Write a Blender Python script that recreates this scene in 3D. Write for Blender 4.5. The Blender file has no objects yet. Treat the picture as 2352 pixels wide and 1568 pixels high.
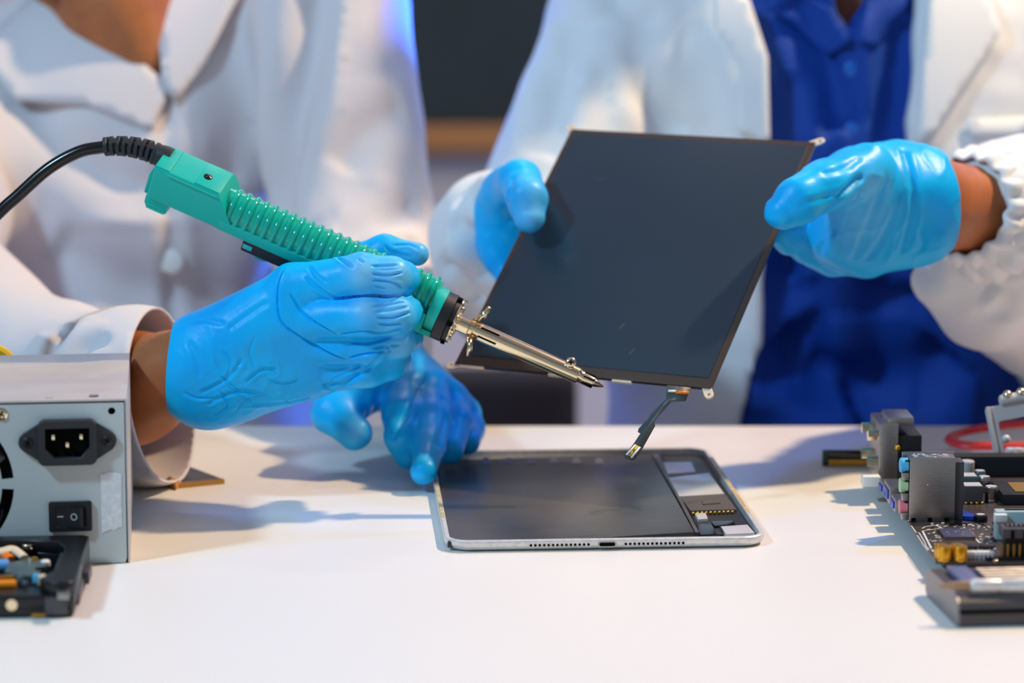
import bpy, bmesh, math, random
import numpy as np
from mathutils import Vector, Matrix, noise
from mathutils.bvhtree import BVHTree
from mathutils.geometry import delaunay_2d_cdt

random.seed(4)
C = bpy.context.scene.collection
PI = math.pi
# ------------------------------------------------------------------ camera constants
F, PITCH, HC = 6613.4, 0.16159, 0.34990
cp, sp = math.cos(PITCH), math.sin(PITCH)
O = Vector((0, 0, HC))

def ray(px, py):
    X = (px - 1176) / F; Y = -(py - 784) / F
    return Vector((X, cp + Y * sp, -sp + Y * cp))
def P(px, py, D):                     # point seen at (px,py) at distance D from the camera wall
    r = ray(px, py); return O + r * (D / r.y)
def onz(px, py, z=0.0):               # point on a horizontal plane
    r = ray(px, py); return O + r * ((z - HC) / r.z)
def onpl(px, py, p0, n):              # point on any plane
    r = ray(px, py); return O + r * ((Vector(p0) - O).dot(n) / r.dot(n))

def lin(c):
    if isinstance(c, str):
        c = c.lstrip('#'); c = [int(c[i:i + 2], 16) / 255 for i in (0, 2, 4)]
        c = [v / 12.92 if v <= .04045 else ((v + .055) / 1.055) ** 2.4 for v in c]
    return (c[0], c[1], c[2], 1)

# ------------------------------------------------------------------ materials
MATS = {}
def mat(name, color, rough=.5, metal=0, spec=.5, bump=None, vary=None, sss=0, coat=0, pale=None, aniso=None, sheen=0, emit=None):
    if name in MATS: return MATS[name]
    m = bpy.data.materials.new(name); m.use_nodes = True
    nt = m.node_tree; N = nt.nodes; L = nt.links
    b = N['Principled BSDF']
    b.inputs['Base Color'].default_value = lin(color)
    b.inputs['Roughness'].default_value = rough
    b.inputs['Metallic'].default_value = metal
    b.inputs['Specular IOR Level'].default_value = spec
    if coat: b.inputs['Coat Weight'].default_value = coat; b.inputs['Coat Roughness'].default_value = .08
    if sheen: b.inputs['Sheen Weight'].default_value = sheen
    if sss:
        b.inputs['Subsurface Weight'].default_value = sss
        b.inputs['Subsurface Radius'].default_value = (.004, .006, .008); b.inputs['Subsurface Scale'].default_value = .5
    tc = N.new('ShaderNodeTexCoord')
    last = None
    if vary:                                        # (other colour, scale, lo, hi)
        nz = N.new('ShaderNodeTexNoise'); nz.inputs['Scale'].default_value = vary[1]; nz.inputs['Detail'].default_value = 5
        L.new(tc.outputs['Object'], nz.inputs['Vector'])
        rp = N.new('ShaderNodeMapRange'); rp.inputs[1].default_value = vary[2]; rp.inputs[2].default_value = vary[3]
        L.new(nz.outputs['Fac'], rp.inputs[0])
        mx = N.new('ShaderNodeMix'); mx.data_type = 'RGBA'
        mx.inputs[6].default_value = lin(color); mx.inputs[7].default_value = lin(vary[0])
        L.new(rp.outputs[0], mx.inputs[0]); L.new(mx.outputs[2], b.inputs['Base Color']); last = mx.outputs[2]
    if pale:                                        # thin stretched latex: attribute 'stretch'
        at = N.new('ShaderNodeAttribute'); at.attribute_name = 'stretch'
        mx = N.new('ShaderNodeMix'); mx.data_type = 'RGBA'
        if last: L.new(last, mx.inputs[6])
        else: mx.inputs[6].default_value = lin(color)
        mx.inputs[7].default_value = lin(pale)
        L.new(at.outputs['Fac'], mx.inputs[0]); L.new(mx.outputs[2], b.inputs['Base Color'])
    if bump:                                        # list of (scale, strength, (sx,sy,sz))
        prev = None
        for sc_, st, ax in bump:
            mp = N.new('ShaderNodeMapping'); mp.inputs['Scale'].default_value = ax
            L.new(tc.outputs['Object'], mp.inputs['Vector'])
            nz = N.new('ShaderNodeTexNoise'); nz.inputs['Scale'].default_value = sc_; nz.inputs['Detail'].default_value = 3
            L.new(mp.outputs[0], nz.inputs['Vector'])
            bp = N.new('ShaderNodeBump'); bp.inputs['Strength'].default_value = st; bp.inputs['Distance'].default_value = .002
            L.new(nz.outputs['Fac'], bp.inputs['Height'])
            if prev: L.new(prev.outputs[0], bp.inputs['Normal'])
            prev = bp
        L.new(prev.outputs[0], b.inputs['Normal'])
    MATS[name] = m
    return m

# ------------------------------------------------------------------ object helpers
def tag(o, label, cat, group=None):
    o['label'] = label; o['category'] = cat
    if group: o['group'] = group
    return o
def empty(name, loc, rotz=0, M=None):
    o = bpy.data.objects.new(name, None); C.objects.link(o)
    if M is not None: o.matrix_world = M
    else:
        o.location = loc; o.rotation_euler = (0, 0, rotz)
    o.empty_display_size = .02
    return o
def link(name, me, m, parent=None):
    o = bpy.data.objects.new(name, me); C.objects.link(o)
    if m: me.materials.append(m)
    if parent: o.parent = parent
    return o

def smooth_path(pts, n=8):
    pts = [Vector(p) for p in pts]; out = []
    for i in range(len(pts) - 1):
        p0 = pts[max(i - 1, 0)]; p1 = pts[i]; p2 = pts[i + 1]; p3 = pts[min(i + 2, len(pts) - 1)]
        for k in range(n):
            t = k / n
            out.append(.5 * ((2 * p1) + (p2 - p0) * t + (2 * p0 - 5 * p1 + 4 * p2 - p3) * t * t + (3 * p1 - p0 - 3 * p2 + p3) * t ** 3))
    out.append(pts[-1]); return out

def frame(d, up=(0, 0, 1)):
    d = Vector(d).normalized(); u = Vector(up)
    if abs(d.dot(u.normalized())) > .98: u = Vector((0, 1, 0))
    a = u.cross(d).normalized(); b = d.cross(a)
    return a, b

class MB:
    def __init__(s): s.bm = bmesh.new()
    def box(s, c, size, M=None, bev=0, seg=2):
        r = bmesh.ops.create_cube(s.bm, size=1)
        vs = r['verts']
        T = Matrix.Translation(Vector(c)) @ (M.to_4x4() if M is not None else Matrix()) @ Matrix.Diagonal((size[0], size[1], size[2], 1))
        bmesh.ops.transform(s.bm, matrix=T, verts=vs)
        if bev:
            es = list({e for v in vs for e in v.link_edges})
            bmesh.ops.bevel(s.bm, geom=es, offset=bev, segments=seg, affect='EDGES', profile=.6)
        return s
    def ring_loft(s, rings, cap0=True, cap1=True, closed=True):
        R = [[s.bm.verts.new(Vector(p)) for p in r] for r in rings]
        n = len(R[0])
        for a, b in zip(R[:-1], R[1:]):
            for i in range(n if closed else n - 1):
                j = (i + 1) % n
                try: s.bm.faces.new((a[i], a[j], b[j], b[i]))
                except ValueError: pass
        if cap0: s.bm.faces.new(R[0][::-1])
        if cap1: s.bm.faces.new(R[-1])
        return s
    def lathe(s, prof, p0=(0, 0, 0), axis=(1, 0, 0), seg=32, caps=True):
        p0 = Vector(p0); ax = Vector(axis).normalized(); a, b = frame(ax)
        rings = [[p0 + ax * x + (a * math.cos(2 * PI * i / seg) + b * math.sin(2 * PI * i / seg)) * max(r, 1e-6) for i in range(seg)] for x, r in prof]
        return s.ring_loft(rings, caps, caps)
    def cyl(s, p0, p1, r0, r1=None, seg=24, bev=0):
        p0 = Vector(p0); p1 = Vector(p1); r1 = r0 if r1 is None else r1; L = (p1 - p0).length
        pr = [(0, r0), (L, r1)]
        if bev: pr = [(0, r0 - bev), (bev, r0), (L - bev, r1), (L, r1 - bev)]
        return s.lathe(pr, p0, p1 - p0, seg)
    def tube(s, path, r, seg=12, n=8, ell=None):
        pts = smooth_path(path, n) if n > 1 else [Vector(p) for p in path]
        rings = []; up = Vector((0, 0, 1))
        for i, p in enumerate(pts):
            d = (pts[min(i + 1, len(pts) - 1)] - pts[max(i - 1, 0)]).normalized()
            a, b = frame(d, up); up = b
            rr = r(i / (len(pts) - 1)) if callable(r) else r
            e = ell or 1
            rings.append([p + (a * math.cos(2 * PI * k / seg) + b * e * math.sin(2 * PI * k / seg)) * rr for k in range(seg)])
        return s.ring_loft(rings)
    def prism(s, poly, z0, z1, M=None, bev=0):
        M = M or Matrix()
        vs = [s.bm.verts.new(M @ Vector((x, y, z0))) for x, y in poly]
        f = s.bm.faces.new(vs)
        r = bmesh.ops.extrude_face_region(s.bm, geom=[f])
        nv = [g for g in r['geom'] if isinstance(g, bmesh.types.BMVert)]
        d = (M.to_3x3() @ Vector((0, 0, z1 - z0)))
        bmesh.ops.translate(s.bm, vec=d, verts=nv)
        if bev:
            top = [e for e in {e for v in nv for e in v.link_edges} if e.verts[0] in nv and e.verts[1] in nv]
            bmesh.ops.bevel(s.bm, geom=top, offset=bev, segments=2, affect='EDGES', profile=.6)
        return s
    def sphere(s, c, r, seg=16, scale=(1, 1, 1), M=None):
        q = bmesh.ops.create_uvsphere(s.bm, u_segments=seg, v_segments=seg // 2 + 2, radius=1)
        T = Matrix.Translation(Vector(c)) @ (M.to_4x4() if M is not None else Matrix()) @ Matrix.Diagonal((r * scale[0], r * scale[1], r * scale[2], 1))
        bmesh.ops.transform(s.bm, matrix=T, verts=q['verts']); return s
    def quadstrip(s, A, B, thick=0):
        va = [s.bm.verts.new(Vector(p)) for p in A]; vb = [s.bm.verts.new(Vector(p)) for p in B]
        for i in range(len(va) - 1): s.bm.faces.new((va[i], va[i + 1], vb[i + 1], vb[i]))
        return s
    def build(s, name, m, parent=None, M=None, ang=35, sub=0, solid=0):
        bmesh.ops.recalc_face_normals(s.bm, faces=s.bm.faces[:])
        if M is not None: bmesh.ops.transform(s.bm, matrix=M, verts=s.bm.verts[:])
        me = bpy.data.meshes.new(name); s.bm.to_mesh(me); s.bm.free()
        me.shade_smooth(); me.set_sharp_from_angle(angle=math.radians(ang))
        o = link(name, me, m, parent)
        if solid:
            md = o.modifiers.new('thickness', 'SOLIDIFY'); md.thickness = solid; md.offset = 0
        if sub:
            md = o.modifiers.new('smooth', 'SUBSURF'); md.levels = sub; md.render_levels = sub
        return o

def rrect(x0, y0, x1, y1, r, n=6):
    out = []
    for cx, cy, a0 in ((x1 - r, y1 - r, 0), (x0 + r, y1 - r, PI / 2), (x0 + r, y0 + r, PI), (x1 - r, y0 + r, 1.5 * PI)):
        for k in range(n + 1):
            a = a0 + PI / 2 * k / n
            out.append((cx + r * math.cos(a), cy + r * math.sin(a)))
    return out
def circle(cx, cy, r, n=24): return [(cx + r * math.cos(2 * PI * k / n), cy + r * math.sin(2 * PI * k / n)) for k in range(n)]

def plate(name, outer, holes, thick, m, parent=None, M=None, bev=0):
    """flat plate with real holes: outline in x/y, thickness along z (0 .. thick)"""
    cu = bpy.data.curves.new(name, 'CURVE'); cu.dimensions = '2D'; cu.fill_mode = 'BOTH'
    cu.extrude = thick / 2 - bev; cu.bevel_depth = bev; cu.bevel_resolution = 1
    for loop in [outer] + list(holes):
        sp_ = cu.splines.new('POLY'); sp_.points.add(len(loop) - 1); sp_.use_cyclic_u = True
        for q, (x, y) in zip(sp_.points, loop): q.co = (x, y, 0, 1)
    tmp = bpy.data.objects.new('tmp', cu); C.objects.link(tmp)
    dg = bpy.context.evaluated_depsgraph_get()
    me = bpy.data.meshes.new_from_object(tmp.evaluated_get(dg))
    bpy.data.objects.remove(tmp); bpy.data.curves.remove(cu)
    me.name = name
    T = (M or Matrix()) @ Matrix.Translation((0, 0, thick / 2))
    me.transform(T); me.materials.clear()
    return link(name, me, m, parent)

def text_mesh(name, body, size, thick, m, parent, M):
    cu = bpy.data.curves.new(name, 'FONT'); cu.body = body; cu.size = size; cu.extrude = thick
    cu.align_x = 'CENTER'; cu.align_y = 'CENTER'
    tmp = bpy.data.objects.new('tmp', cu); C.objects.link(tmp)
    dg = bpy.context.evaluated_depsgraph_get()
    me = bpy.data.meshes.new_from_object(tmp.evaluated_get(dg))
    bpy.data.objects.remove(tmp); me.transform(M); me.materials.clear(); me.name = name
    return link(name, me, m, parent)

# ------------------------------------------------------------------ sculpting by signed distance + surface nets
def smin(a, b, k):
    if k <= 0: return np.minimum(a, b)
    h = np.clip(.5 + .5 * (b - a) / k, 0, 1)
    return b + (a - b) * h - k * h * (1 - h)

class Sculpt:
    def __init__(s, lo, hi, h):
        s.lo = np.array(lo, float); s.h = h
        s.n = np.ceil((np.array(hi, float) - s.lo) / h).astype(int) + 1
        s.f = np.full(tuple(s.n), 1.0, np.float32)
        s.ax = [s.lo[i] + np.arange(s.n[i]) * h for i in range(3)]
    def sub(s, lo, hi):
        a = np.clip(np.floor((np.array(lo) - s.lo) / s.h).astype(int), 0, s.n); b = np.clip(np.ceil((np.array(hi) - s.lo) / s.h).astype(int) + 1, 0, s.n)
        sl = tuple(slice(a[i], b[i]) for i in range(3))
        X, Y, Z = np.meshgrid(s.ax[0][sl[0]], s.ax[1][sl[1]], s.ax[2][sl[2]], indexing='ij', sparse=True)
        return sl, X, Y, Z
    def cone(s, f, p0, p1, r0, r1, k, flat=None):
        p0 = np.array(p0, float); p1 = np.array(p1, float); R = max(r0, r1) + k + 4 * s.h
        if flat: R *= max(1, 1 / min(flat))
        sl, X, Y, Z = s.sub(np.minimum(p0, p1) - R, np.maximum(p0, p1) + R)
        if min(sl[i].stop - sl[i].start for i in range(3)) <= 0: return
        w = flat or (1, 1, 1)
        d = (p1 - p0) * np.array(w); L = d @ d + 1e-12
        qx, qy, qz = (X - p0[0]) * w[0], (Y - p0[1]) * w[1], (Z - p0[2]) * w[2]
        t = np.clip((qx * d[0] + qy * d[1] + qz * d[2]) / L, 0, 1)
        dist = np.sqrt((qx - t * d[0]) ** 2 + (qy - t * d[1]) ** 2 + (qz - t * d[2]) ** 2) - (r0 + (r1 - r0) * t)
        f[sl] = smin(f[sl], dist.astype(np.float32), k)
    def groups(s, groups, off=0):
        """groups: list of (join_k, inner_k, [(p0,p1,r0,r1[,flat])...])"""
        for kj, ki, prims in groups:
            g = np.full(tuple(s.n), 1.0, np.float32)
            for q in prims: s.cone(g, q[0], q[1], q[2] + off, q[3] + off, ki, q[4] if len(q) > 4 else None)
            s.f = smin(s.f, g, kj)
        return s
    def carve_prism(s, poly, y0, y1, soft=.004):
        """remove the x/z polygon between y0 and y1"""
        X, Z = np.meshgrid(s.ax[0], s.ax[2], indexing='ij')
        d = np.full(X.shape, 1e9); ins = np.zeros(X.shape, bool); n = len(poly)
        for i in range(n):
            ax_, az = poly[i]; bx, bz = poly[(i + 1) % n]
            ex, ez = bx - ax_, bz - az
            t = np.clip(((X - ax_) * ex + (Z - az) * ez) / (ex * ex + ez * ez + 1e-12), 0, 1)
            d = np.minimum(d, np.hypot(X - ax_ - t * ex, Z - az - t * ez))
            c = ((az > Z) != (bz > Z)) & (X < (bx - ax_) * (Z - az) / (bz - az + 1e-12) + ax_)
            ins ^= c
        d = np.where(ins, -d, d).astype(np.float32)[:, None, :]
        y = s.ax[1][None, :, None]
        dd = np.maximum(d, np.maximum(y0 - y, y - y1).astype(np.float32))
        s.f = np.maximum(s.f, -dd)
        return s
    def mesh(s):
        f = s.f; h = s.h; nx, ny, nz = f.shape
        ins = f < 0
        cnt = np.zeros((nx - 1, ny - 1, nz - 1), np.int8)
        offs = [(0, 0, 0), (1, 0, 0), (0, 1, 0), (1, 1, 0), (0, 0, 1), (1, 0, 1), (0, 1, 1), (1, 1, 1)]
        for o in offs: cnt += ins[o[0]:nx - 1 + o[0], o[1]:ny - 1 + o[1], o[2]:nz - 1 + o[2]]
        I = np.argwhere((cnt > 0) & (cnt < 8))
        vals = np.stack([f[I[:, 0] + o[0], I[:, 1] + o[1], I[:, 2] + o[2]] for o in offs], 1)
        acc = np.zeros((len(I), 3)); num = np.zeros(len(I))
        oa = np.array(offs, float)
        for a in range(8):
            for b in range(a + 1, 8):
                if np.abs(oa[a] - oa[b]).sum() != 1: continue
                m = (vals[:, a] < 0) != (vals[:, b] < 0)
                t = vals[m, a] / (vals[m, a] - vals[m, b])
                acc[m] += oa[a] + t[:, None] * (oa[b] - oa[a]); num[m] += 1
        V = s.lo + (I + acc / num[:, None]) * h
        idx = np.full(cnt.shape, -1, np.int64); idx[I[:, 0], I[:, 1], I[:, 2]] = np.arange(len(I))
        quads = []
        for ax_ in range(3):
            u, v = (ax_ + 1) % 3, (ax_ + 2) % 3
            sa = [slice(0, None)] * 3; sb = [slice(0, None)] * 3
            sa[ax_] = slice(0, -1); sb[ax_] = slice(1, None)
            A = ins[tuple(sa)]; B = ins[tuple(sb)]
            E = np.argwhere(A != B)
            ok = (E[:, u] > 0) & (E[:, v] > 0) & (E[:, u] < f.shape[u] - 1) & (E[:, v] < f.shape[v] - 1)
            E = E[ok]; flip = A[E[:, 0], E[:, 1], E[:, 2]]
            def cell(du, dv):
                q = E.copy(); q[:, u] += du; q[:, v] += dv
                return idx[q[:, 0], q[:, 1], q[:, 2]]
            Q = np.stack([cell(-1, -1), cell(0, -1), cell(0, 0), cell(-1, 0)], 1)
            Q[~flip] = Q[~flip][:, ::-1]
            quads.append(Q)
        Q = np.concatenate(quads); Q = Q[(Q >= 0).all(1)]
        return V, Q

def relax(V, Q, it, lam=.5):
    if it <= 0: return V
    e = np.concatenate([Q[:, [0, 1]], Q[:, [1, 2]], Q[:, [2, 3]], Q[:, [3, 0]]])
    deg = np.bincount(e.ravel(), minlength=len(V)).astype(float)
    for k in range(it * 2):
        acc = np.zeros_like(V)
        for c in range(3):
            acc[:, c] = np.bincount(e[:, 0], V[e[:, 1], c], len(V)) + np.bincount(e[:, 1], V[e[:, 0], c], len(V))
        d = acc / np.maximum(deg, 1)[:, None] - V
        V = V + d * (lam if k % 2 == 0 else -lam * 1.02)
    return V
def normals(V, Q):
    n = np.cross(V[Q[:, 2]] - V[Q[:, 0]], V[Q[:, 3]] - V[Q[:, 1]])
    N = np.zeros_like(V)
    for c in range(3):
        for k in range(4): N[:, c] += np.bincount(Q[:, k], n[:, c], len(V))
    return N / (np.linalg.norm(N, axis=1)[:, None] + 1e-12)
def bvh_of(V, Q): return BVHTree.FromPolygons([Vector(v) for v in V], [tuple(q) for q in Q])

def subdivide(V, Q):
    """every quad into four, for fine folds"""
    e = np.sort(np.concatenate([Q[:, [0, 1]], Q[:, [1, 2]], Q[:, [2, 3]], Q[:, [3, 0]]]), 1)
    u, inv = np.unique(e, axis=0, return_inverse=True); inv = inv.ravel(); n = len(V); m = len(Q)
    W = np.concatenate([V, (V[u[:, 0]] + V[u[:, 1]]) / 2, V[Q].mean(1)])
    a, b_, c, d = (n + inv[i * m:(i + 1) * m] for i in range(4)); f = n + len(u) + np.arange(m)
    R = np.concatenate([np.stack([Q[:, 0], a, f, d], 1), np.stack([Q[:, 1], b_, f, a], 1), np.stack([Q[:, 2], c, f, b_], 1), np.stack([Q[:, 3], d, f, c], 1)])
    return relax(W, R, 1, .4), R
def polydist(V, pts):
    """distance of every vertex to a dense 3-D polyline, and the nearest point of it"""
    pts = np.array(pts); best = np.full(len(V), 9.0); near = np.zeros(len(V), int)
    lo = pts.min(0) - .02; hi = pts.max(0) + .02
    m = np.where(((V > lo) & (V < hi)).all(1))[0]
    for c in range(0, len(pts), 64):
        dd = np.linalg.norm(V[m, None, :] - pts[None, c:c + 64, :], axis=2); k = dd.argmin(1); d = dd[np.arange(len(m)), k]
        up = d < best[m]; best[m[up]] = d[up]; near[m[up]] = k[up] + c
    return best, near
def strokes(V, Q, lst, seen=True):
    """fold lines given as lines of sight onto the surface: (pixels, depth mm, width mm, lip). lip: height of the overlapping side in mm"""
    if not lst: return V
    T = bvh_of(V, Q); N = normals(V, Q); disp = np.zeros(len(V))
    for it in lst:
        px, dep, wid = it[:3]; lip = it[3] if len(it) > 3 else 0
        pts = []
        ip = smooth_path([(a, b, 0) for a, b in px], 24)
        for q in ip:
            r = ray(q.x, q.y).normalized(); hit = T.ray_cast(O, r)
            if hit[0] is not None: pts.append(hit[0])
        if len(pts) < 3: continue
        pa = np.array(pts); d, near = polydist(V, pa)
        arc = np.concatenate([[0], np.cumsum(np.linalg.norm(np.diff(pa, axis=0), axis=1))])
        along = arc[near]; tp = np.clip(np.minimum(along, arc[-1] - along) / min(.004, arc[-1] * .35), 0, 1)
        tp = tp * tp * (3 - 2 * tp)
        w = wid * .00085
        prof = -np.exp(-(d / w) ** 2) * dep
        if lip:
            tg = np.gradient(pa, axis=0); tg /= np.linalg.norm(tg, axis=1)[:, None] + 1e-12
            side = np.einsum('ij,ij->i', V - pa[near], np.cross(tg[near], N)); side = np.where(lip > 0, -side, side)
            prof += abs(lip) * np.clip(side / (w * .8), -.25, 1) * np.exp(-(d / (6.5 * w)) ** 2)
        else: prof += .28 * dep * np.exp(-((d - 2.1 * w) / (1.1 * w)) ** 2)
        disp += prof * .001 * tp * (d < .5)
    return V + N * disp[:, None]
def wrinkle(V, Q, amp, sc, axis=(1, 1, 1), seed=0, ridged=False, mask=None):
    N = normals(V, Q); a = Vector(axis)
    d = np.empty(len(V))
    for i, v in enumerate(V):
        q = Vector((v[0] * a.x * sc + seed, v[1] * a.y * sc, v[2] * a.z * sc))
        t = noise.noise(q) + .5 * noise.noise(q * 2.1)
        d[i] = math.exp(-abs(t) / .16) if ridged else t
    if mask is not None: d *= np.clip(1.6 - np.linalg.norm(V - np.array(mask[0]), axis=1) / mask[1], 0, 1)
    return V + N * (d * amp)[:, None]

def to_obj(name, V, Q, m, parent=None, base=(0, 0, 0), cuts=(), solid=0, stretch=None):
    me = bpy.data.meshes.new(name)
    V = V - np.array(base)
    me.from_pydata(V.tolist(), [], Q.tolist()); me.update()
    if stretch is not None:
        at = me.attributes.new('stretch', 'FLOAT', 'POINT'); at.data.foreach_set('value', stretch.astype(np.float32))
    if cuts:
        bm = bmesh.new(); bm.from_mesh(me)
        for p, n in cuts:
            bmesh.ops.bisect_plane(bm, geom=bm.verts[:] + bm.edges[:] + bm.faces[:], plane_co=Vector(p) - Vector(base), plane_no=Vector(n), clear_outer=True)
        bm.to_mesh(me); bm.free()
    me.shade_smooth()
    o = link(name, me, m, parent)
    if solid:
        md = o.modifiers.new('thickness', 'SOLIDIFY'); md.thickness = solid; md.offset = -1
    return o

def patch(name, poly, target, off, thick, m, parent=None, base=(0, 0, 0), step=14):
    """a piece of cloth or film laid on a surface: outline in lines of sight, resting off metres in front of it"""
    n = len(poly); xs = [p[0] for p in poly]; ys = [p[1] for p in poly]
    def inside(x, y):
        r = False
        for i in range(n):
            (ax_, ay), (bx, by) = poly[i], poly[(i + 1) % n]
            if (ay > y) != (by > y) and x < (bx - ax_) * (y - ay) / (by - ay) + ax_: r = not r
        return r
    pts = []; edge = []
    for i in range(n):
        a = Vector(poly[i]); b = Vector(poly[(i + 1) % n]); k = max(1, int((b - a).length / step))
        for j in range(k): pts.append(a.lerp(b, j / k))
    nb = len(pts); edge = [(i, (i + 1) % nb) for i in range(nb)]
    x = min(xs) + step / 2
    while x < max(xs):
        y = min(ys) + step / 2
        while y < max(ys):
            if inside(x, y) and min((Vector((x, y)) - q).length for q in pts[:nb]) > step * .5: pts.append(Vector((x, y)))
            y += step
        x += step
    vo, eo, fo = delaunay_2d_cdt(pts, edge, [], 1, 1e-6)[:3]
    dep = []
    for q in vo:
        r = ray(q.x, q.y); hit = target.ray_cast(O, r.normalized())
        dep.append((hit[0] - O).length / r.length if hit[0] is not None else None)
    ok = [d for d in dep if d]; av = sum(ok) / len(ok)
    co = []
    for q, d in zip(vo, dep):
        r = ray(q.x, q.y); co.append(O + r * (d or av) - r.normalized() * off - Vector(base))
    me = bpy.data.meshes.new(name); me.from_pydata(co, [], [tuple(f) for f in fo]); me.update(); me.shade_smooth()
    o = link(name, me, m, parent)
    md = o.modifiers.new('thickness', 'SOLIDIFY'); md.thickness = thick; md.offset = 0
    return o
# ------------------------------------------------------------------ palette
M_TABLE = mat('white laminate', '#eae7e2', .38, spec=.4, bump=[(900, .02, (1, 1, 1))])
M_COAT = mat('lab coat cotton', '#d8d2d7', .85, spec=.15, sheen=.15, bump=[(900, .05, (1, 1, 1))])
M_COATB = mat('thin lab coat cloth', '#e3e8ee', .8, spec=.15, sheen=.15, bump=[(900, .05, (1, 1, 1))])
M_SHIRT = mat('royal blue cloth', '#023c9c', .7, spec=.3, bump=[(1200, .06, (1, 1, 1))])
M_SKINA = mat('brown skin', '#b56d40', .5, spec=.4, sss=.12, vary=('#a05d36', 40, .35, .7))
M_GLOVE = mat('blue nitrile', '#01baff', .38, spec=.25, vary=('#00acf8', 25, .4, .65), pale='#8fcdf0', sss=.0, bump=[(260, .10, (1, 1, 1))])
M_GREEN = mat('green plastic', '#00b4a4', .38, spec=.35)
M_GREENR = mat('glossy green rubber', '#00ab94', .13, spec=.5)
M_BLACK = mat('black plastic', '#1b1c1f', .45, spec=.4)
M_RUBBER = mat('black rubber', '#2a2b2e', .5, spec=.4)
M_GLOSSBLK = mat('gloss black', '#0c0d10', .18, spec=.5)
M_VOID = mat('dark cavity', '#060606', .9, spec=.1)
M_CHROME = mat('chrome', '#f0dcb6', .17, metal=1)
M_STEEL = mat('brushed steel', '#a9a6a4', .33, metal=1, bump=[(160, .10, (1, 1, 12))])
M_ALU = mat('anodised aluminium', '#dedddb', .38, metal=.35, vary=('#d2d1cf', 300, .45, .6))
M_PSU = mat('grey painted steel', '#c2c8c6', .42, spec=.4, vary=('#bcc2c0', 18, .4, .65), bump=[(700, .03, (1, 1, 1))])
M_PSUTOP = mat('zinc coated steel', '#c9c6c4', .4, metal=.35, vary=('#c0bdbb', 30, .4, .6))
M_GOLD = mat('gold plating', '#d9a53c', .28, metal=.9)
M_BRASS = mat('old brass', '#b98a3d', .35, metal=.8)
M_COPPER = mat('copper flex', '#e0761a', .35, spec=.4)
M_PCB = mat('dark circuit board', '#3b3534', .36, spec=.45, vary=('#4b4240', 55, .45, .6), bump=[(900, .06, (1, 1, 1))])
M_PCBG = mat('green circuit board', '#1c4a33', .4, vary=('#163a2b', 80, .4, .6))
M_WHITE = mat('white plastic', '#e6e6e2', .45)
M_SILK = mat('white silkscreen', '#d8d8d6', .7)
M_TAPE = mat('silver tape', '#d9dcdd', .45, metal=.05, vary=('#eceded', 420, .45, .7), bump=[(500, .35, (1, 1, 1))])
M_LILAC = mat('lilac cloth', '#c9bdd6', .85, spec=.1)
M_DARKGREY = mat('dark grey plastic', '#4a4749', .4, spec=.45)
M_CASEEND = mat('lit case end grey', '#8d8a8c', .45, metal=.6)  # light from the left painted into this paler end face
M_SHIELD = mat('shield can', '#c4c1c2', .42, metal=.15)
M_BROWN = mat('graphite film', '#57504f', .5, spec=.3)
M_BATT = mat('battery film', '#38342f', .26, spec=.45, vary=('#413b36', 35, .4, .65), bump=[(70, .06, (1, 1, 1))])
M_LCD = mat('dark display glass', '#1e303f', .34, spec=.45, vary=('#223443', 12, .3, .7), coat=.15)
M_LCDFR = mat('bronze panel frame', '#4c4039', .35, metal=.4)
M_BONE = mat('cream plastic', '#e2cfb8', .5)
M_TEAL = mat('teal grey metal', '#5d7377', .38, metal=.5)
M_RED = mat('red cable', '#b8141f', .45)
M_YELLOW = mat('yellow wire', '#d9b012', .5)
M_HDD = mat('black cast metal', '#17191c', .3, metal=.2, spec=.5)
M_JB = mat('blue jack', '#4bb3e2', .45); M_JG = mat('green jack', '#a9cfa0', .45); M_JP = mat('pink jack', '#e27f8c', .45)
M_BLUEGL = mat('blue gloss and painted light', '#0b49c8', .3, metal=.5)  # port tongues are blue; on the heat spreader it is painted light
M_CAPGOLD = mat('gold capacitor sleeve', '#d59a18', .28, metal=.55, spec=.5)
M_ADH = mat('adhesive residue', '#b39a62', .6, vary=('#cbb98c', 200, .4, .6))
M_LED = mat('dark red lamp', '#3a1012', .2, spec=.6)
M_WALL = mat('pale wall paint', '#d6d2dc', .8, spec=.2, vary=('#d0ccd8', 3, .4, .6))
M_BOARD = mat('slate board', '#2f3b40', .6, spec=.3, vary=('#2a3337', 4, .4, .6))
M_WOOD = mat('wood trim', '#a8743f', .5, bump=[(30, .2, (1, 14, 1))])
M_FLOOR = mat('grey floor', '#8b8a8c', .5, vary=('#7f7e80', 6, .4, .6))
M_HAIR = mat('dark hair', '#17110d', .5, bump=[(200, .5, (1, 1, .1))])
M_FABRICBLK = mat('black cloth', '#0e1017', .8)

# ------------------------------------------------------------------ room
def struct(name, c, size, m):
    o = MB().box(c, size).build(name, m); o['kind'] = 'structure'; return o
struct('floor', (0, 1.2, -.775), (7, 6.4, .05), M_FLOOR)
struct('ceiling', (0, 1.2, 2.025), (7, 6.4, .05), M_WALL)
struct('wall_back', (0, 4.15, .625), (7, .1, 2.75), M_WALL)
struct('wall_left', (-3.5, 1.2, .625), (.1, 6.0, 2.75), M_WALL)
struct('wall_right', (3.5, 1.2, .625), (.1, 6.0, 2.75), M_WALL)
struct('baseboard_back', (0, 4.09, -.70), (6.9, .02, .10), M_WOOD)
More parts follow.
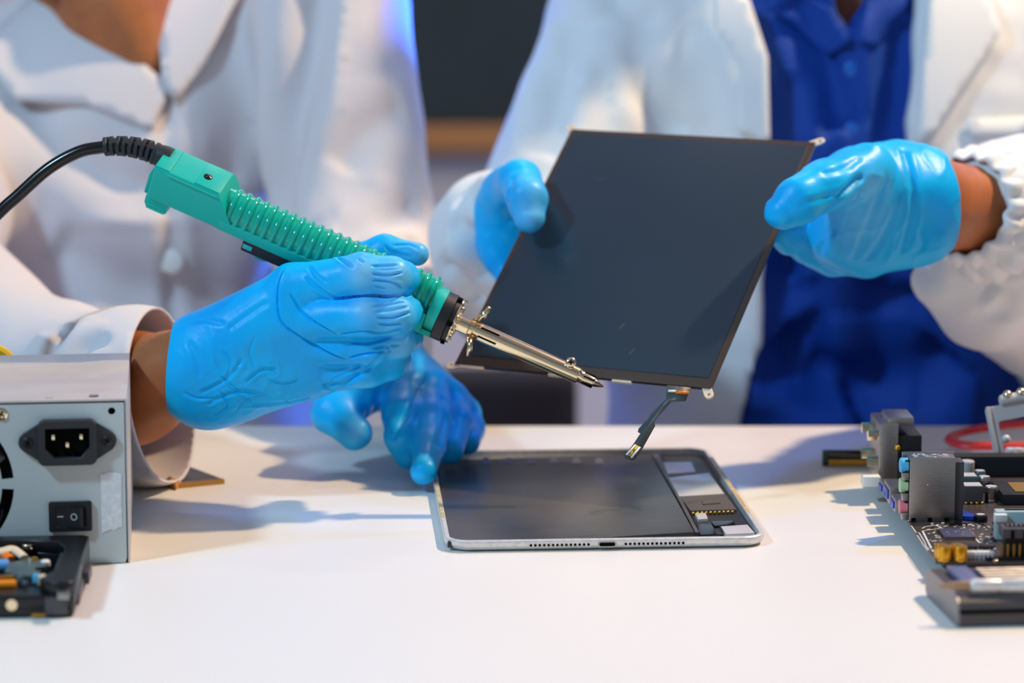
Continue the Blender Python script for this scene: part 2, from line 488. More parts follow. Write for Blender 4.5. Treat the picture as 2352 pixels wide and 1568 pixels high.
# dark board on the back wall, its wooden rail under it
b0 = P(700, 290, 4.06); b1 = P(1750, 290, 4.06)
bw = empty('wall_board', (.5 * (b0.x + b1.x), 4.09, b0.z))
tag(bw, 'dark slate wall board with a wooden rail, seen between the two people', 'board')
bx = (b1.x - b0.x); 
MB().box((0, -.012, .55), (bx, .02, 1.1), bev=.003).build('board_panel', M_BOARD, bw)
MB().box((0, -.022, -.018), (bx + .06, .045, .036), bev=.006).build('bottom_rail', M_WOOD, bw)
MB().box((0, -.022, 1.118), (bx + .06, .045, .036), bev=.006).build('top_rail', M_WOOD, bw)
for s in (-1, 1): MB().box((s * (bx / 2 + .015), -.022, .55), (.03, .045, 1.1), bev=.006).build('side_rail', M_WOOD, bw)

# ------------------------------------------------------------------ work table
tb_ = empty('work_table', (0, 1.30, -.75))
tag(tb_, 'white laminate work table that carries all the electronics', 'table')
yf = onz(1250, 976).y
MB().box((0, (yf + .80) / 2 - 1.30, .75 - .016), (2.6, yf - .80, .032), bev=.003).build('tabletop', M_TABLE, tb_)
for sx in (-1, 1):
    for y in (.87, yf - .07): MB().box((sx * 1.22, y - 1.30, .36), (.05, .05, .715), bev=.004).build('leg', M_STEEL, tb_)

# ------------------------------------------------------------------ power supply unit
Rp = Matrix.Translation((-.19623, 1.44101, 0)) @ Matrix.Rotation(.11814, 4, 'Z'); Rpi = Rp.inverted()
psu = empty('power_supply_unit', (-.19623, 1.44101, 0), .11814)
tag(psu, 'grey metal computer power supply box with black mains socket and rocker switch', 'power supply')
nP = Rp.to_3x3() @ Vector((0, 1, 0))
def pu(px, py):
    q = Rpi @ onpl(px, py, Rp.translation, nP); return (q.x, q.z)
UP = Matrix(((1, 0, 0, 0), (0, 0, -1, 0), (0, 1, 0, 0), (0, 0, 0, 1)))   # plate x,y -> x,z ; thickness towards -y
# fan guard openings on the left edge of what is seen
fcx, fcz = -.098, .043
def arcslot(r0, r1, a0, a1, xmax=None):
    o = []
    for k in range(15):
        a = math.radians(a0 + (a1 - a0) * k / 14); x = fcx + r1 * math.cos(a); o.append((min(x, xmax) if xmax else x, fcz + r1 * math.sin(a)))
    for k in range(15):
        a = math.radians(a1 - (a1 - a0) * k / 14); o.append((fcx + r0 * math.cos(a), fcz + r0 * math.sin(a)))
    return o
holes = [circle(-.0075, .0795, .0019, 16)]
for a in range(4):
    for r0, r1 in ((.0345, .0405), (.0235, .0315), (.0135, .0205)):
        holes.append(arcslot(r0, r1, a * 90 + 4 - 0, a * 90 + 86))
plate('front_panel', [(-.1495, .0004), (-.0022, .0004), (-.0014, .003), (-.0012, .0838), (-.1495, .0838)], holes, .001, M_PSU, psu, UP)
MB().box((-.075, .071, .0425), (.147, .138, .083)).build('inner_case', M_VOID, psu)
cv = MB()
cv.box((-.075, .0705, .0851), (.1502, .1425, .0011), bev=.0004)
cv.box((-.0003, .0705, .0428), (.0010, .1425, .0850), bev=.0003)
cv.box((-.1499, .0705, .0428), (.0010, .1425, .0850), bev=.0003)
cv.box((-.075, .1415, .0428), (.150, .0010, .0850))
cv.build('cover', M_PSUTOP, psu)
MB().cyl((-.0165, .0075, .0854), (-.0165, .0075, .0866), .0027, .0022, 18).build('screw', M_CHROME, psu)
MB().box((-.039, .006, .0858), (.004, .0015, .0006), bev=.0002).build('cover_tab', M_PSUTOP, psu)
def cross_screw(x, z, r, y, m, parent, name='screw'):
    s = MB(); s.lathe([(0, r), (.0006, r), (.0011, r * .75), (.0013, r * .3)], (x, y, z), (0, -1, 0), 20)
    o = s.build(name, m, parent)
    d = MB(); d.box((x, y - .0012, z), (r * 1.15, .0005, r * .26), M=Matrix.Rotation(.5, 3, 'Y')); d.box((x, y - .0012, z), (r * .26, .0005, r * 1.15), M=Matrix.Rotation(.5, 3, 'Y'))
    d.build('cross_slot', M_VOID, o)
    return o
x, z = pu(3, 950); cross_screw(x, z, .0033, -.001, M_CHROME, psu)
# mains inlet
sx, sz = pu(155.5, 1011.5)
sock = empty('mains_socket', (sx, -.001, sz)); sock.parent = psu
fl = [(-.0243, 0), (-.0238, .0022), (-.0222, .0040), (-.0135, .0095), (-.0125, .0108), (.0125, .0108), (.0135, .0095), (.0222, .0042), (.0238, .0022), (.0243, 0), (.0238, -.0022), (.0222, -.0042), (.0125, -.0105), (.011, -.0112), (-.011, -.0112), (-.0125, -.0105), (-.0222, -.0040), (-.0238, -.0022)]
hol = [(-.0117, .0078), (.0117, .0078), (.0117, -.0030), (.0068, -.0084), (-.0068, -.0084), (-.0117, -.0030)]
plate('flange', fl, [hol], .0024, M_RUBBER, sock, UP, bev=.0004)
plate('socket_rim', rrect(-.0142, -.0112, .0142, .0110, .003), [hol], .0052, M_RUBBER, sock, UP, bev=.0006)
rec = MB(); rec.prism([(x * .995, y * .995) for x, y in hol], -.0004, .0006, UP); rec.build('socket_floor', M_VOID, sock)
for px_, pz_ in ((-.0070, .0030), (.0070, .0030), (0, -.0010)):
    MB().box((px_, -.0028, pz_), (.0016, .0050, .0028), bev=.0003).build('pin', M_CHROME, sock)
for s in (-1, 1): cross_screw(s * .0199, .0001, .0028, -.0022, M_BLACK, sock)
# rocker switch
wx, wz = pu(162, 1183.5)
sw = empty('rocker_switch', (wx, -.001, wz)); sw.parent = psu
plate('bezel', rrect(-.0105, -.0074, .0105, .0074, .0008), [rrect(-.0080, -.0053, .0080, .0053, .0005)], .0022, M_BLACK, sw, UP, bev=.0004)
rk = MB(); prof = [(-.0079, .0008), (-.0079, .0016), (-.002, .0022), (.0050, .0045), (.0064, .0042), (.0074, .0006)]
XZ = Matrix(((1, 0, 0, 0), (0, -1, 0, 0), (0, 0, 1, 0), (0, 0, 0, 1)))
rk.prism([(a, b) for a, b in prof] , -.0051, .0051, XZ); rk.build('rocker', M_BLACK, sw, ang=25)
tilt = math.atan2(.0023, .007)
mk = MB(); mk.box((-.0050, -.00205, .0002), (.0030, .0003, .0004), M=Matrix.Rotation(-.12, 3, 'Z')); mk.build('on_mark', M_SILK, sw)
plate('off_mark', circle(0, 0, .0017, 28), [circle(0, 0, .00135, 28)], .0003, M_SILK, sw, Matrix.Translation((.0019, -.0035, .0002)) @ Matrix.Rotation(-.32, 4, 'Z') @ UP)
# strip of silver tape
t0 = [pu(a, b) for a, b in ((231, 1087), (238, 1089), (244, 1084), (252, 1083), (259, 1084), (270, 1084), (279, 1086), (279, 1160), (281, 1208), (272, 1209), (264, 1217), (254, 1214), (246, 1217), (234, 1223), (232, 1150))]
plate('tape_strip', t0[::-1], [], .0003, M_TAPE, psu, Matrix.Translation((0, -.00105, 0)) @ UP)
# fan behind the guard
fan = MB(); fan.cyl((fcx, .012, fcz), (fcx, .004, fcz), .014)
for k in range(7):
    a = k * 2 * PI / 7
    A = []; B = []
    for q in range(6):
        r = .013 + .026 * q / 5; aa = a + .35 * q / 5
        A.append((fcx + r * math.cos(aa), .004, fcz + r * math.sin(aa))); B.append((fcx + r * math.cos(aa + .55), .012, fcz + r * math.sin(aa + .55)))
    fan.quadstrip(A, B)
fan.build('fan', M_GLOSSBLK, psu, M=Matrix.Translation((0, -.004, 0)), solid=.001)

# yellow wire end behind the supply
yw = MB(); q0 = P(-60, 790, 1.60); q1 = P(-20, 800, 1.60); q2 = P(14, 816, 1.60)
yw.tube([P(-260, 900, 1.62), q0, q1, q2, P(25, 850, 1.60), P(-20, 900, 1.60)], .0035, 10)
tag(yw.build('yellow_wire', M_YELLOW), 'yellow wire peeking over the back of the power supply', 'wire')

# ------------------------------------------------------------------ opened hard disk drive
hy = .07
Hm = Matrix.Translation((-.2085, 1.331, 0)) @ Matrix.Rotation(hy, 4, 'Z')
hd = empty('hard_disk_drive', (-.2085, 1.331, 0), hy)
tag(hd, 'opened black hard disk drive in front of the power supply', 'hard disk')
HT = .0172
cav = [(-.140, .010), (-.060, .010), (-.030, .012), (-.012, .022), (-.009, .030), (-.009, .072), (-.014, .086), (-.030, .091), (-.055, .094), (-.140, .094)]
cs = MB(); cs.box((-.0735, .0495, .0032), (.147, .099, .0050), bev=.0008)
cs.build('base_casting', M_HDD, hd)
plate('side_wall', rrect(-.147, 0, 0, .099, .003), [cav], .0060, M_HDD, hd, Matrix.Translation((0, 0, .0050)), bev=.0006)
rim_ = [(0, .004), (0, .096), (-.003, .099), (-.147, .099), (-.147, .094), (-.055, .094), (-.030, .091), (-.014, .086), (-.009, .072), (-.009, .030), (-.012, .020), (-.016, .009), (-.013, .003), (-.004, 0)]
plate('upper_rim', rim_, [], HT - .0106, M_HDD, hd, Matrix.Translation((0, 0, .0106)), bev=.0006)
foot = MB()
foot.box((-.0080, -.0006, .0060), (.0105, .003, .0085), bev=.0005); foot.box((-.004, .030, .0050), (.011, .030, .006), bev=.0005); foot.box((.0015, .062, .0060), (.004, .020, .006), bev=.0005)
foot.build('connector_block', M_DARKGREY, hd)
MB().cyl((-.0290, .0005, .0068), (-.0290, -.0012, .0068), .0030, .0027, 20).build('side_screw', M_CHROME, hd)
MB().box((-.0165, -.0006, .0016), (.0065, .002, .0020), bev=.0004).build('contact_pad', M_BRASS, hd)
Hmi = Hm.inverted()
def hl(px, py, z): q = Hmi @ onz(px, py, z); return (q.x, q.y)
def hprism(name, pts, z0, z1, m): return MB().prism([hl(a, b, z1) for a, b in pts], z0, z1, bev=.0003).build(name, m, hd)
def hpin(name, px, py, r, z0, z1, m): x, y = hl(px, py, z1); return MB().lathe([(0, r), (z1 - z0 - .0006, r), (z1 - z0, r * .78)], (x, y, z0), (0, 0, 1), 20).build(name, m, hd)
hprism('deck_plate', ((166, 1256), (160, 1300), (140, 1338), (118, 1338), (128, 1296), (143, 1256)), .005, .0132, M_DARKGREY)
for a, b, r in ((157, 1263, .0017), (152, 1267, .0012), (148, 1285, .0018), (137, 1318, .0020)): hpin('deck_screw', a, b, r, .0130, .0142, M_CHROME)
hprism('actuator_arm', ((20, 1291), (60, 1284), (90, 1283), (112, 1292), (98, 1304), (84, 1321), (44, 1319), (10, 1312)), .0126, .0140, M_TEAL)
ring = plate('spindle_ring', circle(*hl(66, 1255, .013), .0034, 28), [circle(*hl(66, 1255, .013), .0024, 24)], .0030, M_CHROME, hd, Matrix.Translation((0, 0, .0118)), bev=.0005)
hpin('spindle_post', 66, 1256, .0023, .005, .0142, M_GLOSSBLK)
for a, b, r, z, m in ((70, 1281, .0017, .0152, M_CHROME), (80, 1279, .0015, .0158, M_BRASS), (104, 1286, .0024, .0148, M_WHITE), (83, 1318, .0017, .0160, M_JB), (97, 1320, .0021, .0168, M_BONE), (110, 1320, .0013, .0156, M_COPPER), (45, 1321, .0016, .0150, M_TEAL), (57, 1334, .0014, .0140, M_TEAL)):
    hpin('pivot_pin', a, b, r, .0122, z, m)
hprism('arm_slot', ((80, 1303), (112, 1299), (114, 1304), (84, 1309)), .0138, .0143, M_VOID)
x0, y0 = hl(8, 1268, .0150); x1, y1 = hl(30, 1262, .0158); x2, y2 = hl(56, 1280, .0135)
MB().tube([(x0 - .006, y0 - .002, .0145), (x0, y0, .0155), (x1, y1, .0160), (x2, y2, .0135)], lambda t: .0040 * (1 - .35 * t), 14, ell=.55).build('voice_coil', M_BONE, hd)
x0, y0 = hl(-30, 1272, .013); x1, y1 = hl(12, 1275, .014); MB().tube([(x0, y0, .013), (x1, y1, .0138), (x1 + .003, y1 - .003, .0128)], .0032, 12, ell=.5).build('flex_cable', M_COPPER, hd)
x0, y0 = hl(-40, 1294, .0145); x1, y1 = hl(20, 1295, .0145); MB().cyl((x0, y0, .0140), (x1, y1, .0140), .0030, bev=.0008).build('blue_spacer', mat('blue film', '#5e9fd6', .35), hd)
x0, y0 = hl(-60, 1340, .0125); x1, y1 = hl(37, 1338, .0125); MB().cyl((x0, y0, .0118), (x1, y1, .0118), .0023, bev=.0006).build('copper_coil', mat('amber lacquer', '#f08a12', .3), hd)
x0, y0 = hl(-40, 1326, .0135); x1, y1 = hl(34, 1322, .0135); MB().box(((x0 + x1) / 2, (y0 + y1) / 2, .0130), (abs(x1 - x0), .0030, .0020), M=Matrix.Rotation(.05, 3, 'Z'), bev=.0004).build('arm_edge', M_BRASS, hd)
hprism('corner_cap', ((128, 1348), (160, 1350), (158, 1362), (132, 1361)), .0108, .0140, M_STEEL)

# ------------------------------------------------------------------ small dark card on the table
cd = onz(445, 1090)
card = empty('expansion_card', (cd.x, cd.y, 0)); tag(card, 'small dark circuit card with an orange end, left on the table behind the power supply', 'circuit card')
def lw(px, py, z, o): q = onz(px, py, z); return (q.x - o.x, q.y - o.y)
MB().prism([lw(a, b, .002, cd) for a, b in ((405, 1113), (516, 1102), (412, 1063), (385, 1098))], .0004, .0022).build('card_board', M_PCB, card)
MB().prism([lw(a, b, .003, cd) for a, b in ((384, 1105), (404, 1114), (418, 1104), (396, 1096))], .0004, .0030, bev=.0003).build('card_end', mat('orange plastic', '#c98a3c', .5), card)
MB().prism([lw(a, b, .002, cd) for a, b in ((408, 1114), (516, 1103), (512, 1100), (420, 1108))], .0001, .0024).build('contact_strip', M_BRASS, card)

# ------------------------------------------------------------------ opened tablet
Tq = (.041664, 1.58728, .0673863)
Tm = Matrix.Translation((Tq[0], Tq[1], 0)) @ Matrix.Rotation(Tq[2], 4, 'Z'); Tmi = Tm.inverted()
tab = empty('tablet_computer', (Tq[0], Tq[1], 0), Tq[2])
tag(tab, 'opened silver tablet lying on the table with its battery and boards exposed', 'tablet')
def rr(ins, z, R=.0135, n=8):
    return [(x, y, z) for x, y in rrect(-.08475 + ins, -.12 + ins, .08475 - ins, .12 - ins, max(R - ins, .0006), n)]
hs = MB()
hs.ring_loft([rr(.0060, .0002), rr(.0028, .0007), rr(.0010, .0018), rr(.0002, .0032), rr(0, .0048), rr(.0002, .0057), rr(.0007, .0061), rr(.0026, .0061), rr(.0029, .0058), rr(.0030, .0016)])
hs.build('housing', M_ALU, tab, ang=30)
def tl(px, py, z):
    q = Tmi @ onz(px, py, z); return (q.x, q.y)
def tprism(name, pts, z0, z1, m, parent=tab, bev=.0003):
    return MB().prism([tl(a, b, z1) for a, b in pts][::-1], z0, z1, bev=bev).build(name, m, parent)
tprism('inner_tray', ((1024, 1246), (1748, 1226), (1622, 1040), (1003, 1060)), .0012, .0020, M_BLACK)
batt = tprism('battery', ((1028, 1243), (1400, 1232), (1596, 1221), (1556, 1150), (1495, 1042), (1004, 1056)), .0018, .0052, M_BATT, bev=.0008)
tprism('battery_edge', ((1560, 1150), (1597, 1222), (1606, 1221), (1512, 1042), (1497, 1042)), .0018, .0045, M_DARKGREY)
# row of small caution signs printed on the battery
for i in range(6):
    cx_ = 1105 + i * 52
    MB().prism([tl(a, b, .0053) for a, b in ((cx_, 1064), (cx_ + 22, 1063), (cx_ + 16, 1050), (cx_ + 4, 1051))][::-1], .0052, .00526).build('battery_print', mat('grey print', '#4a4b55', .5), batt)
tprism('logic_board', ((1521, 1048), (1600, 1046), (1736, 1224), (1610, 1228)), .0019, .0030, M_BLACK)
tprism('shield_can', ((1523, 1061), (1588, 1060), (1598, 1083), (1533, 1086)), .0028, .0046, M_SHIELD)
tprism('shield_can', ((1535, 1096), (1629, 1085), (1664, 1133), (1560, 1139)), .0028, .0047, M_SHIELD)
gf = tprism('graphite_pad', ((1563, 1141), (1666, 1134), (1692, 1169), (1586, 1172)), .0028, .0046, M_BROWN)
tprism('pad_bump', ((1613, 1148), (1652, 1146), (1655, 1154), (1614, 1157)), .0045, .0052, M_BROWN, gf)
for i in range(10):
    q = tl(1592 + i * 10, 1178 - i * .4, .0042)
    MB().sphere((q[0], q[1], .0040), .00095, 10).build('gold_contact', M_GOLD, tab)
tprism('connector', ((1596, 1178), (1621, 1177), (1626, 1190), (1603, 1192)), .0028, .0050, M_SHIELD)
tprism('flex_connector', ((1599, 1201), (1633, 1199), (1646, 1226), (1608, 1227)), .0028, .0044, M_GLOSSBLK)
tprism('flex_connector', ((1633, 1196), (1684, 1194), (1689, 1203), (1641, 1207)), .0028, .0042, M_GLOSSBLK)
cam_ = tprism('metal_module', ((1656, 1208), (1717, 1204), (1734, 1223), (1667, 1226)), .0028, .0047, M_SHIELD)
for i in range(7):
    q = tl(1657 + i * 1.6, 1210 + i * 2.6, .004)
    MB().box((q[0], q[1], .0036), (.0018, .0005, .0016)).build('module_pin', M_STEEL, cam_)
for s, m in ((1, M_ADH), (-1, M_ADH)):
    a = MB(); a.box((s * .0832, .012, .00613), (.0018, .150, .00012)); a.build('adhesive_strip', m, tab)
MB().box((.0, -.1168, .0058), (.120, .0008, .0006)).build('gasket', M_BLACK, tab)
# charging port and speaker holes on the short edge
MB().prism(rrect(-.0050, -.00155, .0050, .00155, .0015), 0, .0006, Matrix.Translation((0, -.1198, .0034)) @ Matrix(((1, 0, 0, 0), (0, 0, 1, 0), (0, 1, 0, 0), (0, 0, 0, 1))) @ Matrix.Translation((0, 0, -.0005))).build('port_rim', M_STEEL, tab)
MB().prism(rrect(-.0042, -.0010, .0042, .0010, .00095), 0, .0006, Matrix.Translation((0, -.1198, .0034)) @ Matrix(((1, 0, 0, 0), (0, 0, 1, 0), (0, 1, 0, 0), (0, 0, 0, 1))) @ Matrix.Translation((0, 0, -.0007))).build('charging_port', M_VOID, tab)
for s in (-1, 1):
    g = MB()
    for i in range(14):
        x = s * (.0098 + i * .00232); g.cyl((x, -.1196, .0034), (x, -.12012, .0034), .00072, seg=12)
    g.build('speaker_grille', M_VOID, tab)

# ------------------------------------------------------------------ display panel held in the air
k_ = 1.0156
cr = [O + (Vector(q) - O) * k_ for q in ((-.0357, 1.609, .0757), (.105, 1.536, .0745), (.179, 1.665, .195), (.0385, 1.735, .1965))]
e1 = (cr[1] - cr[0]); DW = .5 * (e1.length + (cr[2] - cr[3]).length); e1.normalize()
e2 = (cr[3] - cr[0]); DH = .5 * (e2.length + (cr[2] - cr[1]).length); e2 = (e2 - e1 * e2.dot(e1)).normalized(); e3 = e1.cross(e2)
if e3.y > 0: e3 = -e3
ctr = (cr[0] + cr[1] + cr[2] + cr[3]) / 4
Dm = Matrix(((e1.x, e2.x, e3.x, ctr.x), (e1.y, e2.y, e3.y, ctr.y), (e1.z, e2.z, e3.z, ctr.z), (0, 0, 0, 1)))
dp = empty('display_panel', None, M=Dm); Dmi = Dm.inverted()
tag(dp, 'dark bare tablet display panel held up tilted in two blue gloved hands', 'display panel')
w2, h2 = DW / 2, DH / 2
MB().box((0, 0, -.0012), (DW, DH, .0024), bev=.0005).build('panel_frame', M_LCDFR, dp)
MB().box((0, .0015, .0001), (DW - .007, DH - .011, .0006), bev=.0002).build('display_glass', M_LCD, dp)
MB().box((0, .0006, -.0026), (DW - .004, DH - .004, .0006)).build('back_sheet', M_STEEL, dp)
for sx_, sy_, rot in ((-1, 1, 2.6), (1, 1, .55), (-1, -1, 3.45), (1, -1, -1.0)):
    t = MB(); L_ = .0085
    tb2 = [(-.006, -.0022), (L_ - .003, -.0025), (L_ - .0008, -.0018), (L_, 0), (L_ - .0008, .0018), (L_ - .003, .0025), (-.006, .0022)]
    Mx = Matrix.Translation((sx_ * (w2 - .003), sy_ * (h2 - .001), -.0020)) @ Matrix.Rotation(rot if sx_ > 0 else rot, 4, 'Z')
    plate('mounting_tab', tb2, [circle(L_ - .0028, 0, .0011, 12)], .0012, M_BONE, dp, Mx, bev=.0002)
MB().box((-w2 + .011, -h2 - .0003, -.0014), (.016, .0022, .0020), bev=.0004).build('edge_clip', M_BONE, dp)
MB().box((-.012, -h2 - .0003, -.0014), (.016, .0020, .0020), bev=.0004).build('edge_clip', M_BONE, dp)
MB().box((.026, -h2 - .0003, -.0014), (.012, .0020, .0020), bev=.0004).build('edge_clip', M_BONE, dp)
for x, y, a in ((.012, -.058, 1.25), (.025, -.076, 1.2), (-.045, .055, .3)):
    MB().box((x, y, .00045), (.005, .0007, .0001), M=Matrix.Rotation(a, 3, 'Z')).build('scuff', mat('scuff', '#4a4a50', .6), dp)
# flat flexible cable hanging off the lower edge
def fD(py): return 1.560 - (py - 890) / 160 * .022
fx = [(1532, 884), (1530, 916), (1495, 950), (1488, 962), (1466, 985), (1465, 992), (1471, 995), (1453, 1022), (1433, 1046), (1436, 1052), (1452, 1057), (1459, 1054), (1477, 1028), (1496, 994), (1505, 978), (1503, 970), (1513, 955), (1543, 922), (1575, 921), (1587, 890)]
fm = MB(); vs = [fm.bm.verts.new(P(a, b, fD(b))) for a, b in fx]; fm.bm.faces.new(vs)
flex = fm.build('flex_cable', mat('grey flex', '#4c5557', .38, spec=.4), dp, M=Dmi, solid=.0004)
def fstrip(name, pts, m, up=.0008):
    g = MB(); v = [g.bm.verts.new(P(a, b, fD(b) - up)) for a, b in pts]; g.bm.faces.new(v); return g.build(name, m, flex, M=Dmi, solid=.0006)
fstrip('copper_band', ((1552, 897), (1583, 899), (1581, 905), (1551, 904)), M_COPPER)
fstrip('white_band', ((1535, 895), (1553, 896), (1552, 901), (1534, 900)), M_WHITE)
fstrip('connector_side', ((1437, 1043), (1441, 1046), (1462, 1022), (1458, 1020)), M_WHITE)
fstrip('connector_side', ((1448, 1050), (1452, 1052), (1472, 1027), (1467, 1025)), M_WHITE)
fstrip('connector_contacts', ((1442, 1046), (1448, 1049), (1467, 1025), (1462, 1022)), M_GOLD)
# ------------------------------------------------------------------ motherboard
BZ = .0100
m0 = onz(2152, 1291, BZ); m1 = onz(2008, 1085, BZ)
myaw = -math.atan2(m1.x - m0.x, m1.y - m0.y)
Mm = Matrix.Translation((m0.x, m0.y, 0)) @ Matrix.Rotation(myaw, 4, 'Z'); Mmi = Mm.inverted()
mb = empty('motherboard', (m0.x, m0.y, 0), myaw)
tag(mb, 'dark computer motherboard crowded with ports, capacitors and slots at the right', 'motherboard')
def ml(px, py, z=BZ):
    q = Mmi @ onz(px, py, z); return (q.x, q.y)
def md(px, py, y):                    # local point seen at the pixel, at local depth y
    q = Mmi @ onpl(px, py, Mm @ Vector((0, y, 0)), Mm.to_3x3() @ Vector((0, 1, 0))); return q
BD = (m1 - m0).length + .012
MB().prism([(.004, 0), (.0, .004), (0, BD), (.24, BD), (.24, 0)], BZ - .0016, BZ, bev=.0002).build('circuit_board', M_PCB, mb)
for x, y in ((.010, .012), (.010, BD - .012), (.20, .012), (.20, BD - .012)):
    MB().cyl((x, y, 0), (x, y, BZ - .0016), .003, seg=12).build('standoff', M_BRASS, mb)
# audio block : three jacks one above the other
ax, ay = ml(2087, 1198); AW, ADp, AH = .0243, .0135, .0345
au = MB(); au.box((ax + AW / 2, ay + ADp / 2, BZ + AH / 2), (AW, ADp, AH), bev=.0003)
au.build('audio_port_block', M_STEEL, mb); aub = bpy.data.objects['audio_port_block']
MB().box((ax + AW + .0022, ay + ADp / 2 + .001, BZ + AH / 2 - .0012), (.0052, ADp - .0012, AH - .003), bev=.0003).build('block_back', M_DARKGREY, aub)
MB().box((ax + AW / 2 - .0003, ay + ADp + .0008, BZ + AH / 2), (AW + .0035, .0020, AH + .0009), bev=.0003).build('rear_shell', M_STEEL, aub)
MB().box((ax - .0010, ay + ADp / 2, BZ + AH / 2 - .0005), (.0024, ADp - .003, AH - .002), bev=.0004).build('front_bezel', M_GLOSSBLK, aub)
for pyc, m in ((1072, M_JB), (1118, M_JG), (1167, M_JP)):
    zc = md(2075, pyc, ay).z
    MB().cyl((ax - .0002, ay + ADp / 2 - .002, zc), (ax - .0046, ay + ADp / 2 - .002, zc), .0041, .0039, 24, bev=.0004).build('audio_jack', m, mb)
for pyc in (1095, 1142, 1186):
    zc = md(2078, pyc, ay).z
    MB().box((ax - .0020, ay + .0022, zc), (.0035, .0036, .0040), bev=.0004).build('jack_spacer', M_STEEL, aub)
for px_ in (2098, 2136, 2174):
    q = md(px_, 1196, ay); MB().box((q.x, ay - .0001, BZ + .0010), (.0024, .0004, .0022)).build('shell_notch', M_VOID, aub)
q = md(2131, 1113, ay); MB().sphere((q.x, ay, q.z), .0004, 8).build('dimple', M_CHROME, aub)
g = MB()
random.seed(5)
for i in range(26): g.box((ax + .003 + random.random() * .018, ay + .002 + random.random() * .009, BZ + AH), (.0012 + .0018 * random.random(), .0006, .0002))
g.build('label_marks', M_SILK, aub)
# low ports between the audio block and the tall video connector
for y0, y1, h, m in ((ay + .022, ay + .036, .0075, M_STEEL), (ay + .042, ay + .062, .0100, M_STEEL), (ay + .066, ay + .080, .0065, M_STEEL)):
    MB().box((.006, (y0 + y1) / 2, BZ + h / 2), (.020, y1 - y0, h), bev=.0006).build('usb_port', m, mb)
    MB().box((-.0042, (y0 + y1) / 2, BZ + h / 2), (.0012, (y1 - y0) * .72, h * .5), bev=.0002).build('port_tongue', M_BLUEGL, mb)
# tall video connector at the back
vy = ay + .100; v0 = md(2012, 1085, vy); v1 = md(2118, 958, vy)
vx0 = v0.x; vw = v1.x - v0.x; vh = v1.z - BZ
vid = MB(); vid.box((vx0 + vw * .26, vy + .016, BZ + vh * .46), (vw * .44, .034, vh * .90), bev=.001); vid.build('video_connector', M_STEEL, mb); vido = bpy.data.objects['video_connector']
MB().box((vx0 + vw * .72, vy + .016, BZ + vh * .50), (vw * .60, .030, vh * .44), bev=.0012).build('connector_body', M_BLACK, vido)
MB().box((vx0 + vw * .54, vy + .014, BZ + vh * .93), (vw * .58, .026, vh * .13), bev=.0012).build('connector_bracket', M_STEEL, vido)
MB().box((vx0 + vw * .70, vy + .015, BZ + vh * .16), (vw * .55, .028, vh * .28), bev=.001).build('connector_base', M_TEAL, vido)
for zz in (.30, .70):
    for yy in (.004, .028): MB().cyl((vx0 - .0045, vy + yy, BZ + vh * zz), (vx0 + .004, vy + yy, BZ + vh * zz), .0030, seg=8).build('hex_screw', M_CHROME, vido)
MB().sphere((vx0 + vw * .46, vy - .0012, BZ + vh * .54), .0018, 10).build('rivet', M_GOLD, vido)
MB().box((vx0 - .004, vy - .008, BZ + .003), (.010, .010, .006), bev=.001).build('usb_port', M_WHITE, mb)
# silkscreen lines and tiny parts beside the chip
def mstrip(pts, w):
    g = MB(); p = [Vector((*ml(a, b), BZ + .00006)) for a, b in pts]
    for a, b in zip(p[:-1], p[1:]):
        d = (b - a); n = Vector((-d.y, d.x, 0)).normalized() * w / 2; t = d.normalized() * w * .3
        g.prism([(a + n - t)[:2], (a - n - t)[:2], (b - n + t)[:2], (b + n + t)[:2]], BZ, BZ + .00008)
    return g.build('silkscreen_line', M_SILK, mb)
mstrip([(2093, 1207), (2104, 1222), (2111, 1223), (2124, 1245), (2127, 1254), (2134, 1262)], .0005)
mstrip([(2107, 1229), (2116, 1243), (2120, 1250), (2131, 1264)], .0004)
mstrip([(2119, 1219), (2131, 1243), (2143, 1266)], .0009)
mstrip([(2119, 1219), (2132, 1217), (2150, 1214), (2166, 1213)], .0006)
mstrip([(2118, 1213), (2126, 1209), (2150, 1206), (2163, 1212)], .0006)
mstrip([(2228, 1224), (2250, 1246)], .0008)
mstrip([(2234, 1223), (2240, 1232)], .0008)
g = MB(); random.seed(11)
for i in range(150):
    x = 2132 + random.random() * 145; y = 1203 + random.random() * 62
    if 2160 < x < 2245 and 1217 < y < 1250: continue
    u, v = ml(x, y); g.box((u, v, BZ + .00005), (.0007 + .0010 * random.random(), .0005 + .0006 * random.random(), .0001))
s_ = g.build('silkscreen_marks', M_SILK, mb); s_['kind'] = 'stuff'
for name, m, n, hgt in (('chip_resistor', M_BLACK, 34, .0006), ('chip_capacitor', M_BONE, 26, .0009), ('solder_pad', M_CHROME, 36, .0003)):
    for i in range(n):
        x = 2135 + random.random() * 150; y = 1200 + random.random() * 66
        if 2158 < x < 2248 and 1215 < y < 1252: continue
        u, v = ml(x, y); MB().box((u, v, BZ + hgt / 2), (.0016, .0009, hgt), bev=.0001).build(name, m, mb)
